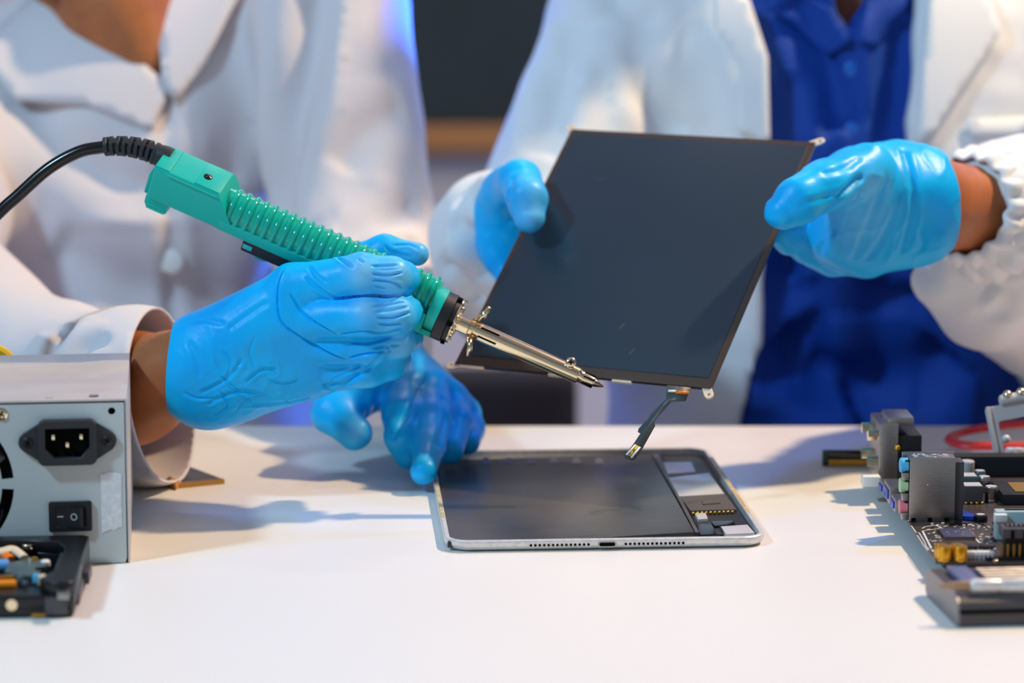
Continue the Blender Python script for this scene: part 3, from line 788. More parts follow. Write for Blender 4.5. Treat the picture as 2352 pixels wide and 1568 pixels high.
# flat chip with legs
c0 = ml(2170, 1239); c1 = ml(2241, 1239); c2 = ml(2165, 1219); cw = c1[0] - c0[0]; ch = c2[1] - c0[1]
chip = MB().box((c0[0] + cw / 2, c0[1] + ch / 2, BZ + .0009), (cw, ch, .0012), bev=.0002).build('flat_chip', mat('chip package', '#45455c', .4), mb)
g = MB()
for i in range(36): g.box((c0[0] + cw * (i + .5) / 36, c0[1] - .0007, BZ + .0005), (.00026, .0018, .0007))
for i in range(24): g.box((c0[0] - .0006, c0[1] + ch * (i + .5) / 24, BZ + .0003), (.0014, .00022, .0005)); g.box((c0[0] + cw + .0006, c0[1] + ch * (i + .5) / 24, BZ + .0003), (.0014, .00022, .0005))
g.build('chip_leg_row', M_CHROME, chip)
g = MB()
for i in range(7): g.box((c0[0] + cw * (.15 + .6 * random.random()), c0[1] + ch * (.25 + .5 * random.random()), BZ + .00152), (.0010, .0003, .00005))
g.build('chip_print', M_SILK, chip)
# gold sleeved capacitors
def cap(px, py, r, h, sleeve, top, name='capacitor'):
    u, v = ml(px, py); g = MB().lathe([(0, r * .93), (.0007, r), (h * .16, r), (h * .2, r * .95), (h * .24, r), (h - .0005, r), (h, r * .9)], (u, v, BZ), (0, 0, 1), 24).build(name, sleeve, mb)
    MB().cyl((u, v, BZ + h - .0001), (u, v, BZ + h + .0001), r * .82, seg=20).build('capacitor_top', top, g); return g
cap(2169, 1287, .0036, .0075, M_CAPGOLD, M_BRASS); cap(2205, 1287, .0036, .0075, M_CAPGOLD, M_BRASS)
cap(2160, 1281, .0032, .0072, M_CAPGOLD, M_BRASS); cap(2197, 1281, .0032, .0072, M_CAPGOLD, M_BRASS)
u, v = ml(2221, 1096); cap(2221, 1099, .0040, .0105, M_SHIELD, M_SHIELD)
cap(2276, 1152, .0036, .0088, M_STEEL, M_SHIELD); cap(2260, 1128, .0034, .0086, M_STEEL, M_SHIELD); cap(2250, 1112, .0032, .0080, M_TEAL, M_SHIELD)
cap(2340, 1064, .0036, .0090, M_SHIELD, M_SHIELD); cap(2322, 1062, .0034, .0085, M_SHIELD, M_SHIELD)
for px_, py_, s, m in ((2236, 1157, .0105, M_DARKGREY), (2224, 1134, .0105, M_TEAL)):
    u, v = ml(px_, py_); ck = MB().box((u, v + s / 2, BZ + s * .46), (s, s, s * .92), bev=.0006).build('choke', m, mb)
    MB().box((u, v + s / 2, BZ + s * .93), (s * .9, s * .9, .0004)).build('choke_top', M_SHIELD, ck)
    for i in range(4): MB().sphere((u - s * .4 + i * s * .28, v - .0008, BZ + .0006), .0010, 8).build('solder_joint', M_GOLD, ck)
# black coil and heat spreader (blue light painted into it) beside the audio block
u, v = ml(2252, 1197); co = MB().lathe([(0, .0036), (.001, .0038), (.0028, .0037), (.0036, .0030)], (u, v, BZ), (0, 0, 1), 22).build('coil', M_GLOSSBLK, mb)
MB().cyl((u, v, BZ + .0034), (u, v, BZ + .0040), .0022, seg=16).build('coil_top', M_SHIELD, co)
g = MB(); g.prism([ml(a, b) for a, b in ((2178, 1173), (2182, 1167), (2200, 1177), (2196, 1180))], BZ + .0008, BZ + .0040); g.prism([ml(a, b) for a, b in ((2203, 1178), (2238, 1190), (2236, 1196), (2205, 1195))], BZ + .0004, BZ + .0024)
g.prism([ml(a, b) for a, b in ((2178, 1188), (2190, 1184), (2190, 1194), (2178, 1196))], BZ + .0004, BZ + .0016); g.build('heat_spreader', M_BLUEGL, mb)
MB().prism([ml(a, b) for a, b in ((2180, 1200), (2196, 1196), (2222, 1200), (2226, 1206), (2182, 1207))], BZ, BZ + .0012, bev=.0003).build('power_chip', M_GLOSSBLK, mb)
# white pin header with teal pins, legged chips in front
u0, v0_ = ml(2216, 1286); u1, _ = ml(2284, 1286)
hdw = MB().box(((u0 + u1) / 2, v0_ + .0022, BZ + .0032), (u1 - u0, .0036, .0018), bev=.0003).build('pin_header', M_WHITE, mb)
for i in range(7): MB().box((u0 + (u1 - u0) * (i + .5) / 7, v0_, BZ + .0016), (.0011, .0014, .0032), bev=.0002).build('header_pin', M_SHIELD, hdw)
for px_ in (2231, 2268):
    u, v = ml(px_, 1262); ic = MB().box((u, v + .002, BZ + .0010), (.0072, .0040, .0015), bev=.0002).build('small_chip', M_BLACK, mb)
    for i in range(4): MB().box((u - .0027 + i * .0018, v - .0006, BZ + .0006), (.0006, .0014, .0010), bev=.0001).build('chip_leg', M_CHROME, ic)
# slots
u, v = ml(2287, 1240); sl = MB().box((u + .05, v + .004, BZ + .0075), (.100, .0078, .0150), bev=.0008).build('expansion_slot', mat('pale teal plastic', '#a9c3c6', .4), mb)
MB().box((u + .002, v - .0006, BZ + .012), (.0065, .0050, .0040), bev=.0006).build('slot_clip', M_WHITE, sl)
MB().box((u + .052, v + .004, BZ + .0151), (.094, .0028, .0004)).build('slot_opening', M_VOID, sl)
u, v = ml(2308, 1283); sl = MB().box((u + .05, v + .005, BZ + .0080), (.100, .0085, .0160), bev=.0006).build('expansion_slot', M_BLACK, mb)
MB().box((u + .05, v + .0036, BZ + .0135), (.1036, .0120, .0050), bev=.0006).build('slot_top', M_DARKGREY, sl)
for i in range(24): MB().box((u + .002 + i * .0022, v + .0055, BZ + .0161), (.0008, .0040, .0003)).build('slot_contact', M_STEEL, sl)
for i in range(12): MB().box((u - .002 + i * .0030, v - .0018, BZ + .0040), (.0012, .0010, .0080), bev=.0002).build('bare_pin', M_BRASS, sl)
for i in range(8): MB().box((u + .003 + i * .0062, v - .0026, BZ + .0130), (.0014, .0006, .0044)).build('slot_notch', M_VOID, sl)
MB().box((u + .02, v - .002, BZ + .0008), (.06, .004, .0014)).build('slot_foot', M_BLACK, sl)
MB().sphere((*ml(2287, 1291), BZ + .0008), .0015, 10, scale=(1, 1, .6)).build('solder_blob', M_CHROME, mb)
# processor socket, dark heat sink and open load plate
u, v = ml(2303, 1160); so = MB().box((u + .03, v + .018, BZ + .0030), (.060, .036, .0060), bev=.001).build('processor_socket', M_BLACK, mb)
MB().box((u + .036, v + .018, BZ + .0061), (.056, .024, .0006)).build('contact_field', M_GOLD, so)
u, v = ml(2128, 1108); MB().box((u + .045, v + .020, BZ + .0060), (.080, .012, .0120), bev=.001).build('heat_sink', M_FABRICBLK, mb)
u, v = ml(2290, 1084)
la = md(2291, 1078, v); lb = md(2262, 938, v + .010)
up_ = (lb - la); lh = up_.length; up_.normalize(); rt = Vector((1, 0, 0)); rt = (rt - up_ * rt.dot(up_)).normalized(); nn = rt.cross(up_)
Lm = Matrix(((rt.x, up_.x, nn.x, la.x), (rt.y, up_.y, nn.y, la.y), (rt.z, up_.z, nn.z, la.z), (0, 0, 0, 1)))
lp = plate('load_plate', rrect(0, 0, .060, lh, .002), [rrect(.0055, .0075, .055, lh - .0085, .002)], .0016, M_SHIELD, mb, Lm, bev=.0003)
MB().box((.0012, lh * .5, .0020), (.0020, lh * 1.03, .0032), bev=.0005).build('plate_lip', M_SHIELD, lp, M=Lm)
MB().cyl((.009, lh + .0025, .001), (.040, lh + .0025, .001), .0034, bev=.001).build('plate_hinge', M_SHIELD, lp, M=Lm)
for x in (.010, .018): MB().sphere((x + .004, lh + .005, .002), .0030, 12).build('hinge_knuckle', M_CHROME, lp, M=Lm)
MB().sphere((.008, lh * .45, .002), .0028, 10).build('plate_stud', M_SHIELD, lp, M=Lm)

# ------------------------------------------------------------------ red cable and memory stick behind the board
rc = MB(); rz = .006
rp_ = [P(2700, 990, 1.72), P(2480, 976, 1.73), P(2352, 973, 1.735), P(2255, 984, 1.74), P(2200, 996, 1.735), P(2184, 1010, 1.715), P(2210, 1021, 1.70), P(2270, 1024, 1.695), P(2352, 1024, 1.692), P(2600, 1030, 1.69)]
rc.tube([Vector((p.x, p.y, max(p.z, .0045))) for p in rp_], .0040, 10, ell=.6)
tag(rc.build('red_cable', M_RED), 'red flat cable looping on the table behind the motherboard', 'cable')
mz = onz(1956, 1074, 0)
ms = empty('memory_module', (mz.x, mz.y, 0), -.03); tag(ms, 'dark green memory stick with gold contacts at the back left of the motherboard', 'memory module')
MB().box((.0, .006, .0048), (.034, .0034, .0092), bev=.0003).build('module_board', M_PCBG, ms)
MB().box((.001, .0040, .0068), (.030, .0016, .0052), bev=.0003).build('memory_chips', M_GLOSSBLK, ms)
g = MB()
for i in range(18): g.box((-.0125 + i * .00165, .0041, .0021), (.0011, .0008, .0038))
g.build('gold_contacts', M_GOLD, ms)

# ------------------------------------------------------------------ screwdriver kit case
k0 = onz(2200, 1441); k1 = onz(2126, 1366)
kyaw = -math.atan2(k1.x - k0.x, k1.y - k0.y)
kc = empty('tool_case', (k0.x, k0.y, 0), kyaw); Kd = (k1 - k0).length
Km = Matrix.Translation((k0.x, k0.y, 0)) @ Matrix.Rotation(kyaw, 4, 'Z')
tag(kc, 'flat dark grey screwdriver kit case with a tray of bits, in front of the motherboard', 'tool case')
KH = .0140
KX = Matrix(((0, 0, 1, 0), (1, 0, 0, 0), (0, 1, 0, 0), (0, 0, 0, 1)))   # profile y/z extruded along x
prof = [(0, .0010), (.0008, 0), (Kd - .004, 0), (Kd, .002), (Kd + .0015, .007), (Kd - .001, .0125), (Kd - .004, KH), (.0035, KH), (.0005, KH - .0022), (0, KH - .0045)]
MB().prism(prof, .0012, .19, KX).build('case_body', M_DARKGREY, kc)
MB().prism([(y * .985 + .0004, z * .985 + .0001) for y, z in prof], -.0002, .0014, KX, bev=.0004).build('case_end', M_CASEEND, kc)
MB().box((.095, -.0002, .0074), (.188, .0012, .0018)).build('case_groove', M_VOID, kc)
tr = MB().box((.103, Kd * .5, KH), (.172, Kd * .72, .0016), bev=.0005).build('bit_tray', mat('dark blue tray', '#30344f', .35), kc)
for i in range(6):
    y = Kd * .30 + i * Kd * .085
    MB().cyl((.020, y, KH + .0018), (.052, y, KH + .0018), .0016, seg=10, bev=.0003).build('screwdriver_bit', M_STEEL, kc)
for x in (.006, .064, .11):
    MB().box((x + .006, Kd * .55, KH + .0016), (.010, Kd * .55, .0030), bev=.0008).build('bit_rack', mat('blue grey foam', '#5a6288', .5), kc)
for i in range(6):
    y = Kd * .30 + i * Kd * .085
    MB().cyl((.080, y, KH + .0018), (.108, y, KH + .0018), .0016, seg=10, bev=.0003).build('screwdriver_bit', M_STEEL, kc)
s0 = onz(2156, 1345, KH + .0042); sd = empty('precision_screwdriver', (s0.x, s0.y, KH + .0008), kyaw * .4)
tag(sd, 'silver precision screwdriver lying across the open tool case', 'screwdriver')
SR = .0033
MB().lathe([(.0145, .0020), (.0155, SR * .9), (.0165, SR), (.028, SR), (.0285, SR * .94), (.030, SR * .94), (.0305, SR), (.11, SR), (.115, SR * .8)], (0, 0, SR), (1, 0, 0), 28).build('handle', M_ALU, sd)
MB().lathe([(0, .0009), (.004, .0012), (.006, .0021), (.0146, .0026)], (0, 0, SR), (1, 0, 0), 16).build('bit_holder', mat('tan metal', '#b08f70', .4, metal=.6), sd)

# ------------------------------------------------------------------ soldering iron
i0 = P(1022, 727, 1.575); i1 = P(1382, 886, 1.566)
ex = (i1 - i0).normalized(); tc_ = (O - i0).normalized(); ec = (tc_ - ex * tc_.dot(ex)).normalized(); eb = ec.cross(ex)
if eb.z < 0: eb = -eb
Im = Matrix(((ex.x, eb.x, ec.x, i0.x), (ex.y, eb.y, ec.y, i0.y), (ex.z, eb.z, ec.z, i0.z), (0, 0, 0, 1)))
if Im.to_3x3().determinant() < 0: print('iron frame flipped')
iron = empty('soldering_iron', None, M=Im); Imi = Im.inverted()
tag(iron, 'green pistol style soldering iron with chrome barrel held in a blue glove', 'soldering iron')
s = .001
ph = math.radians(38)
# rolled section frame around the handle centre line : local x along the iron, U up out of the lamp face, W towards the viewer
Ro = Matrix(((1, 0, 0, 0), (0, math.cos(ph), -math.sin(ph), .0094), (0, math.sin(ph), math.cos(ph), 0), (0, 0, 0, 1)))   # columns x,U,W
YZX = Matrix(((0, 0, 1, 0), (1, 0, 0, 0), (0, 1, 0, 0), (0, 0, 0, 1)))
def rsec(u0, u1, w0, w1, r, x): return [(x, a, b) for a, b in rrect(u0, w0, u1, w1, r, 5)]
hb = MB()
# tail block, front end sloped
X0, X1, X2 = -.1785, -.1395, -.1240
def blk(x, du=0, ins=0): return [(x + (0 if True else 0), a, b) for a, b in rrect(-.0110 + ins, -.0125 + ins, .0112 - ins, .0125 - ins, .0022, 5)]
rings = [blk(X0 + .0003, ins=.0005), blk(X0, ins=.0012)][::-1] + [blk(X0 + .0012)]
def sloped(xa, xb):                    # front end : leans so that the top stops earlier than the bottom
    out = []
    for a, b in rrect(-.0110, -.0125, .0112, .0125, .0022, 5):
        t = (a + .0110) / .0222; out.append((xb + (xa - xb) * t, a, b))
    return out
rings.append(sloped(X1, X2)); hb.ring_loft(rings); 
tb3 = hb.build('tail_block', M_GREEN, iron, M=Ro, ang=28)
# raised end band and recessed label field on the lamp face
MB().box((X0 + .0042, .0113, 0), (.0085, .0007, .0215), bev=.0003).build('end_band', M_GREEN, tb3, M=Ro)
MB().box((-.1475, .0113, .0), (.0150, .0008, .0215), bev=.0003).build('lamp_field', M_GREEN, tb3, M=Ro)
MB().box((-.1560, .0105, .0135), (.0300, .0006, .0004)).build('field_edge', M_GREEN, tb3, M=Ro)
lm = MB().lathe([(0, .0024), (.0006, .0024), (.0010, .0018)], (-.1505, .0115, .0015), (0, 1, 0), 20).build('indicator_lamp', M_GLOSSBLK, iron, M=Ro)
MB().sphere((-.1505, .0122, .0015), .0017, 14, scale=(1, .5, 1)).build('lamp_lens', M_LED, lm, M=Ro)
# hook under the tail
hk = MB(); hk.prism([(-.1790, -.0100), (-.1790, -.0150), (-.1770, -.0185), (-.1672, -.0185), (-.1655, -.0172), (-.1655, -.0108)], -.004, .0105, Matrix()); hk.build('tail_hook', M_GREEN, iron, M=Ro)
hk = MB(); hk.box((-.1722, -.0150, .0108), (.0110, .0012, .0008), bev=.0002); hk.box((-.1800, -.0040, .003), (.0022, .013, .012), bev=.0006); hk.build('hook_rib', M_GREEN, iron, M=Ro)
# base rail along the grip
bs = MB(); bs.ring_loft([rsec(-.0110, -.0040, -.0122, .0126, .0012, -.135), rsec(-.0110, -.0040, -.0122, .0126, .0012, -.0095)]); bs.build('grip_rail', M_GREEN, iron, M=Ro)
# ribbed grip : half round over the rail, one rib after another
GU = -.0034
def arc(x, r, a0=-6, a1=186, n=30): return [(x, GU + r * math.sin(math.radians(a0 + (a1 - a0) * k / n)), r * math.cos(math.radians(a0 + (a1 - a0) * k / n))) for k in range(n + 1)]
core = MB(); core.ring_loft([arc(-.137, .0112), arc(-.0085, .0112)]); grip = core.build('grip_core', M_GREENR, iron, M=Ro, ang=50)
for i in range(23):
    x = -.1318 + i * .00545
    if x > -.0085: break
    rb = MB(); a0 = -4
    rb.ring_loft([arc(x + dx, r, a0, 184) for dx, r in ((-.0016, .0110), (-.0014, .0118), (-.0008, .0123), (0, .0125), (.0008, .0123), (.0014, .0118), (.0016, .0110))]); rb.build('grip_rib', M_GREENR, iron, M=Ro, ang=60)
GC = .0050
def gring(x, r, cz=GC, n=40): return [(x, cz + r * math.cos(2 * PI * k / n), r * math.sin(2 * PI * k / n)) for k in range(n)]
# end block with lugs
eb_ = MB(); eb_.ring_loft([gring(-.0092, .0128, .002), gring(-.0086, .0134, .0014), gring(-.0030, .0136, .0008), gring(-.0026, .0132, .0008)]); eo = eb_.build('grip_end', M_GREEN, iron)
MB().box((-.0120, -.0085, .0095), (.0060, .0110, .0060), bev=.0008).build('end_lug', M_GREEN, eo)
MB().box((-.0085, -.0125, .0010), (.0110, .0030, .0160), bev=.0005).build('end_foot', M_GREEN, eo)
# black trigger bar below the rail
bb = MB(); bb.box((-.0655, -.0150, .0050), (.108, .0075, .0120), bev=.0008); bar = bb.build('trigger_bar', M_BLACK, iron, M=Ro)
MB().box((-.1160, -.0150, .0111), (.0055, .0030, .0006), bev=.0002).build('bar_window', mat('cyan plastic', '#2fb6b0', .4), bar, M=Ro)
MB().sphere((-.1080, -.0190, .0068), .0042, 14, scale=(1.4, .9, .8)).build('release_button', M_GREEN, iron, M=Ro)
# black collar, steel plate and screws
co_ = MB().lathe([(-.0032, .0133), (-.0028, .0138), (.0028, .0138), (.0032, .0131), (.0034, .0128), (.0056, .0128), (.0058, .0122)], seg=40).build('collar', M_BLACK, iron, ang=30)
for a in range(5):
    t = a * 2 * PI / 5 + .5; c_, n_ = math.cos(t) * .0129, math.sin(t) * .0129
    MB().box((.0045, c_, n_), (.0024, .0030, .0030), M=Matrix.Rotation(t, 3, 'X'), bev=.0003).build('collar_slot', M_VOID, co_)
pl = MB().lathe([(.0058, .0128), (.0068, .0130), (.0069, .0126)], seg=36).build('steel_plate', M_CHROME, iron)
for a in range(4):
    t = a * PI / 2 + .9; MB().lathe([(.0068, .0018), (.0078, .0017), (.0083, .0010)], (0, .0095 * math.cos(t), .0095 * math.sin(t)), (1, 0, 0), 14).build('plate_screw', M_CHROME, pl)
for b_, c_ in ((.0062, .0108), (-.0105, .0068), (.0120, .0030), (-.0030, .0118)):
    MB().box((.0075, b_, c_), (.0022, .0024, .0018), bev=.0004).build('plate_tab', M_CHROME, pl)
MB().lathe([(.0068, .0047), (.0145, .0047), (.0148, .0044), (.0152, .0058), (.0172, .0058), (.0176, .0048), (.0200, .0048)], seg=32).build('neck', M_CHROME, iron, ang=25)
# flared heat deflector : two bent wings
df = MB()
for sg in (1, -1):
    pr = ((.0150, .0045, .0048), (.0168, .0060, .0066), (.0186, .0098, .0080), (.0202, .0150, .0078))
    df.quadstrip([(x, sg * r, hw) for x, r, hw in pr], [(x, sg * r, -hw) for x, r, hw in pr])
    for e in (1, -1):
        df.quadstrip([(x, sg * r, e * hw) for x, r, hw in pr[1:]], [(.0185, sg * .0050, e * .0068), (.0205, sg * .0085, e * .0082), (.0214, sg * .0146, e * .0079)])
df.build('heat_deflector', M_CHROME, iron, solid=.0008, ang=60)
# barrel
bar_ = MB().lathe([(.0175, .0044), (.0180, .0049), (.0250, .0051), (.0755, .0047), (.0805, .0046), (.0812, .0040)], seg=40).build('barrel', M_CHROME, iron, ang=25)
for sg in (1, -1): MB().box((.0265, sg * .0026, .00435), (.0110, .0009, .0012), bev=.0002).build('barrel_slot', M_VOID, bar_)
MB().lathe([(.0812, .0040), (.0820, .0036), (.0835, .0036)], seg=28).build('barrel_ring', M_CHROME, bar_)
sc = MB().lathe([(0, .0030), (.0010, .0030), (.0018, .0022), (.0021, .0010)], (.0740, .0048, .0036), (0, .15, 1), 22).build('clamp_screw', M_CHROME, iron)
Rz_ = Matrix.Rotation(.4, 3, 'Z')
g = MB(); g.box((.0740, .0051, .0056), (.0034, .0007, .0007), M=Rz_); g.box((.0740, .0051, .0056), (.0007, .0034, .0007), M=Rz_); g.build('cross_slot', M_VOID, sc)
hd_ = MB().lathe([(.0820, .0030), (.0835, .0034), (.0895, .0030), (.0905, .0024)], seg=24)
hd_.build('bit_clamp', M_CHROME, iron, ang=25)
for t in (.2, 1.3, 2.4, 3.5, 4.6, 5.7):
    MB().box((.0868, .0033 * math.cos(t), .0033 * math.sin(t)), (.0065, .0008, .0008), M=Matrix.Rotation(t, 3, 'X')).build('clamp_slit', M_VOID, bpy.data.objects['bit_clamp'])
MB().lathe([(.0895, .0023), (.0915, .0021), (.0955, .0006), (.0958, .0003)], seg=20).build('solder_tip', mat('tinned copper', '#8d8078', .25, metal=1), iron)
# cable with its ribbed strain relief
def il(px, py, dy=0):
    n = Im.to_3x3() @ Vector((0, 0, 1)); return Imi @ onpl(px, py, i0, n) + Vector((0, 0, dy))
bp_ = [il(376, 361), il(340, 346), il(300, 337), il(262, 335), il(234, 338)]
sp_pts = smooth_path(bp_, 12)
cum = [0]
for a, b in zip(sp_pts[:-1], sp_pts[1:]): cum.append(cum[-1] + (b - a).length)
def at_len(L_):
    for i in range(len(cum) - 1):
        if cum[i + 1] >= L_: return sp_pts[i].lerp(sp_pts[i + 1], (L_ - cum[i]) / (cum[i + 1] - cum[i])), (sp_pts[i + 1] - sp_pts[i]).normalized()
    return sp_pts[-1], (sp_pts[-1] - sp_pts[-2]).normalized()
sr = MB(); tot = cum[-1]; n_r = 9
for i in range(n_r):
    L0 = .004 + (tot - .004) * i / n_r; L1 = L0 + (tot / n_r) * .58
    p, d = at_len((L0 + L1) / 2); r = .0064 - .0012 * i / n_r
    sr.lathe([(-(L1 - L0) / 2, r - .0004), (-(L1 - L0) / 2 + .0004, r), ((L1 - L0) / 2 - .0004, r), ((L1 - L0) / 2, r - .0004)], p, d, 22)
    if i < n_r - 1:
        p2, d2 = at_len(L1 + tot / n_r * .2); a, b = frame(d2, (0, 0, 1)); t0_ = 0 if i % 2 else PI / 2
        for q in range(2):
            t = t0_ + q * PI + .5
            sr.box(p2 + (a * math.cos(t) + b * math.sin(t)) * (r - .0012), (tot / n_r * .6, .0030, .0022), M=Matrix((d2, a * math.cos(t + PI / 2) + b * math.sin(t + PI / 2), a * math.cos(t) + b * math.sin(t))).transposed())
p, d = at_len(0); sr.lathe([(-.004, .0068), (0, .0068), (.003, .0062), (.0055, .0060)], p, d, 24)
sr.build('strain_relief', M_RUBBER, iron, ang=40)
cabp = [il(372, 359), il(340, 346), il(300, 337), il(262, 335), il(234, 338), il(180, 349), il(110, 388), il(40, 450), il(0, 486), il(-80, 570), il(-220, 760), il(-420, 1000, -.01), il(-620, 1110, -.02)]
MB().tube(cabp, .0035, 14, 6).build('power_cord', M_GLOSSBLK, iron, ang=60)
# ------------------------------------------------------------------ hands : joint chains shared by the glove and the body inside it
def chain(pts, rs): return [(pts[i], pts[i + 1], rs[i], rs[i + 1]) for i in range(len(pts) - 1)]
mm = .001
# right hand round the iron, back of the hand towards the viewer
H1 = [
    (0, .012, [(P(470, 785, 1.580), P(675, 665, 1.568), .0165, .0125), (P(450, 845, 1.580), P(678, 728, 1.567), .0215, .0130),
               (P(470, 895, 1.583), P(705, 785, 1.572), .0185, .0125), (P(480, 915, 1.586), P(735, 850, 1.580), .0150, .0120),
               (P(575, 850, 1.584), P(690, 835, 1.583), .0200, .0170),
               (P(462, 850, 1.585), P(500, 852, 1.583), .0265, .0270, (1, 1.3, 1))]),
    (.006, .003, chain([P(675, 658, 1.568), P(832, 630, 1.557), P(900, 634, 1.558), P(922, 640, 1.570), P(915, 642, 1.590)], [.0125, .0112, .0108, .0098, .0085])),
    (.0012, .003, chain([P(680, 730, 1.567), P(842, 727, 1.554), P(912, 724, 1.556), P(934, 718, 1.568), P(930, 714, 1.588)], [.0130, .0112, .0106, .0098, .0085])),
    (.0015, .003, chain([P(705, 788, 1.572), P(850, 790, 1.564), P(915, 780, 1.567), P(932, 772, 1.578), P(925, 766, 1.594)], [.0125, .0112, .0102, .0095, .0085])),
    (.0025, .003, chain([P(735, 850, 1.580), P(845, 843, 1.573), P(895, 830, 1.576), P(910, 822, 1.586), P(905, 815, 1.600)], [.0122, .0108, .0098, .0090, .0080])),
    (.008, .004, chain([P(600, 780, 1.596), P(700, 680, 1.606), P(800, 608, 1.6085), P(885, 578, 1.607), P(958, 584, 1.604)], [.0160, .0135, .0100, .0092, .0070])),
]
# left hand resting on the tablet corner
tA, tB = onz(938, 1048, .013), onz(974, 1082, .0125)
tC, tD = onz(1032, 1032, .0155), onz(1072, 1015, .0155)
H2 = [
    (0, .012, [(P(858, 838, 1.745), P(930, 888, 1.690), .0240, .0130), (P(875, 842, 1.748), P(985, 890, 1.700), .0240, .0120),
               (P(890, 850, 1.752), P(1030, 918, 1.705), .0210, .0115), (P(900, 865, 1.757), P(1064, 948, 1.715), .0180, .0105)]),
    (.003, .004, chain([P(932, 888, 1.690), P(924, 950, 1.664), P(926, 1005, 1.650), tA], [.0128, .0112, .0100, .0082])),
    (.0015, .003, chain([P(988, 892, 1.698), P(992, 965, 1.664), P(985, 1030, 1.636), tB], [.0118, .0106, .0096, .0074])),
    (.0015, .003, chain([P(1034, 918, 1.705), P(1047, 970, 1.684), tC], [.0108, .0100, .0085])),
    (.0015, .003, chain([P(1066, 948, 1.716), P(1080, 985, 1.702), tD], [.0098, .0086, .0076])),
    (.008, .005, chain([P(880, 868, 1.705), P(810, 905, 1.680), P(768, 945, 1.668), P(815, 995, 1.655)], [.0170, .0145, .0130, .0100])),
]
# hand of the second person at the left edge of the panel
dl = lambda u, v, d=0: Dm @ Vector((u, v, d))
H3 = [
    (0, .010, [(P(1165, 470, 1.765), P(1150, 560, 1.775), .0200, .0160), (P(1170, 440, 1.75), P(1180, 560, 1.76), .0150, .0120)]),
    (.006, .004, chain([P(1165, 440, 1.750), P(1195, 415, 1.715), P(1210, 455, 1.688), P(1217, 498, 1.682)], [.0140, .0125, .0118, .0090])),
    (.006, .004, chain([P(1150, 470, 1.775), P(1125, 500, 1.760), P(1138, 590, 1.752)], [.0120, .0095, .0080])),
    (.006, .004, chain([P(1150, 520, 1.775), P(1132, 560, 1.758), P(1165, 635, 1.745)], [.0115, .0095, .0080])),
    (.006, .004, chain([P(1170, 480, 1.775), P(1200, 470, 1.765), P(1260, 480, 1.740)], [.0115, .0095, .0080])),
]
# hand of the second person at the right edge
H4 = [
    (0, .012, [(P(2120, 440, 1.690), P(1960, 450, 1.662), .0255, .0200), (P(2110, 500, 1.690), P(1930, 540, 1.668), .0250, .0190),
               (P(2075, 535, 1.690), P(1985, 580, 1.675), .0190, .0130), (P(2050, 385, 1.690), P(1960, 400, 1.668), .0160, .0150),
               (P(2240, 468, 1.715), P(2110, 470, 1.692), .0255, .0285, (1, 1.25, 1))]),
    (.005, .004, chain([P(1990, 395, 1.655), P(1895, 425, 1.630), P(1835, 462, 1.616), P(1797, 487, 1.613)], [.0165, .0140, .0118, .0088])),
    (.004, .004, chain([P(1945, 520, 1.668), P(1870, 520, 1.678), P(1800, 530, 1.668)], [.0160, .0120, .0090])),
    (.004, .004, chain([P(1950, 560, 1.672), P(1880, 560, 1.690), P(1815, 552, 1.672)], [.0150, .0110, .0085])),
    (.004, .004, chain([P(1985, 585, 1.680), P(1915, 590, 1.690), P(1850, 575, 1.680)], [.0130, .0105, .0080])),
    (.004, .004, chain([P(1950, 440, 1.672), P(1880, 470, 1.700), P(1810, 480, 1.685)], [.0150, .0110, .0085])),
]
def bounds(groups, pad):
    lo = np.full(3, 9.); hi = np.full(3, -9.)
    for _, _, pr in groups:
        for q in pr:
            for p, r in ((q[0], q[2]), (q[1], q[3])):
                p = np.array(p); lo = np.minimum(lo, p - r); hi = np.maximum(hi, p + r)
    return lo - pad, hi + pad

def glove(name, H, h, it, st, parent, base, cuts=(), wr=(), pale_at=(), fine=False):
    lo, hi = bounds(H, .006)
    S = Sculpt(lo, hi, h).groups(H)
    V, Q = S.mesh(); V = relax(V, Q, it)
    if fine: V, Q = subdivide(V, Q)
    for a in wr: V = wrinkle(V, Q, *a)
    V = strokes(V, Q, st)
    V = relax(V, Q, 1, .25)
    pal = np.zeros(len(V))
    for c, r, w in pale_at: pal = np.maximum(pal, w * np.exp(-(np.linalg.norm(V - np.array(c), axis=1) / r) ** 2))
    return to_obj(name, V, Q, M_GLOVE, parent, base, cuts, .0008, pal)

def body_mesh(name, groups, hands, m, h, base, it=3):
    """one continuous skin surface: trunk, neck, head, arms and the hands inside the gloves"""
    G = list(groups)
    for H in hands: G += [(.006, g[1], [(q[0], q[1], max(q[2] - .0035, .004), max(q[3] - .0035, .004)) + tuple(q[4:]) for q in g[2]]) for g in H]
    lo, hi = bounds(G, .02)
    S = Sculpt(lo, hi, h).groups(G)
    V, Q = S.mesh(); V = relax(V, Q, it)
    return to_obj(name, V, Q, m, None, base)

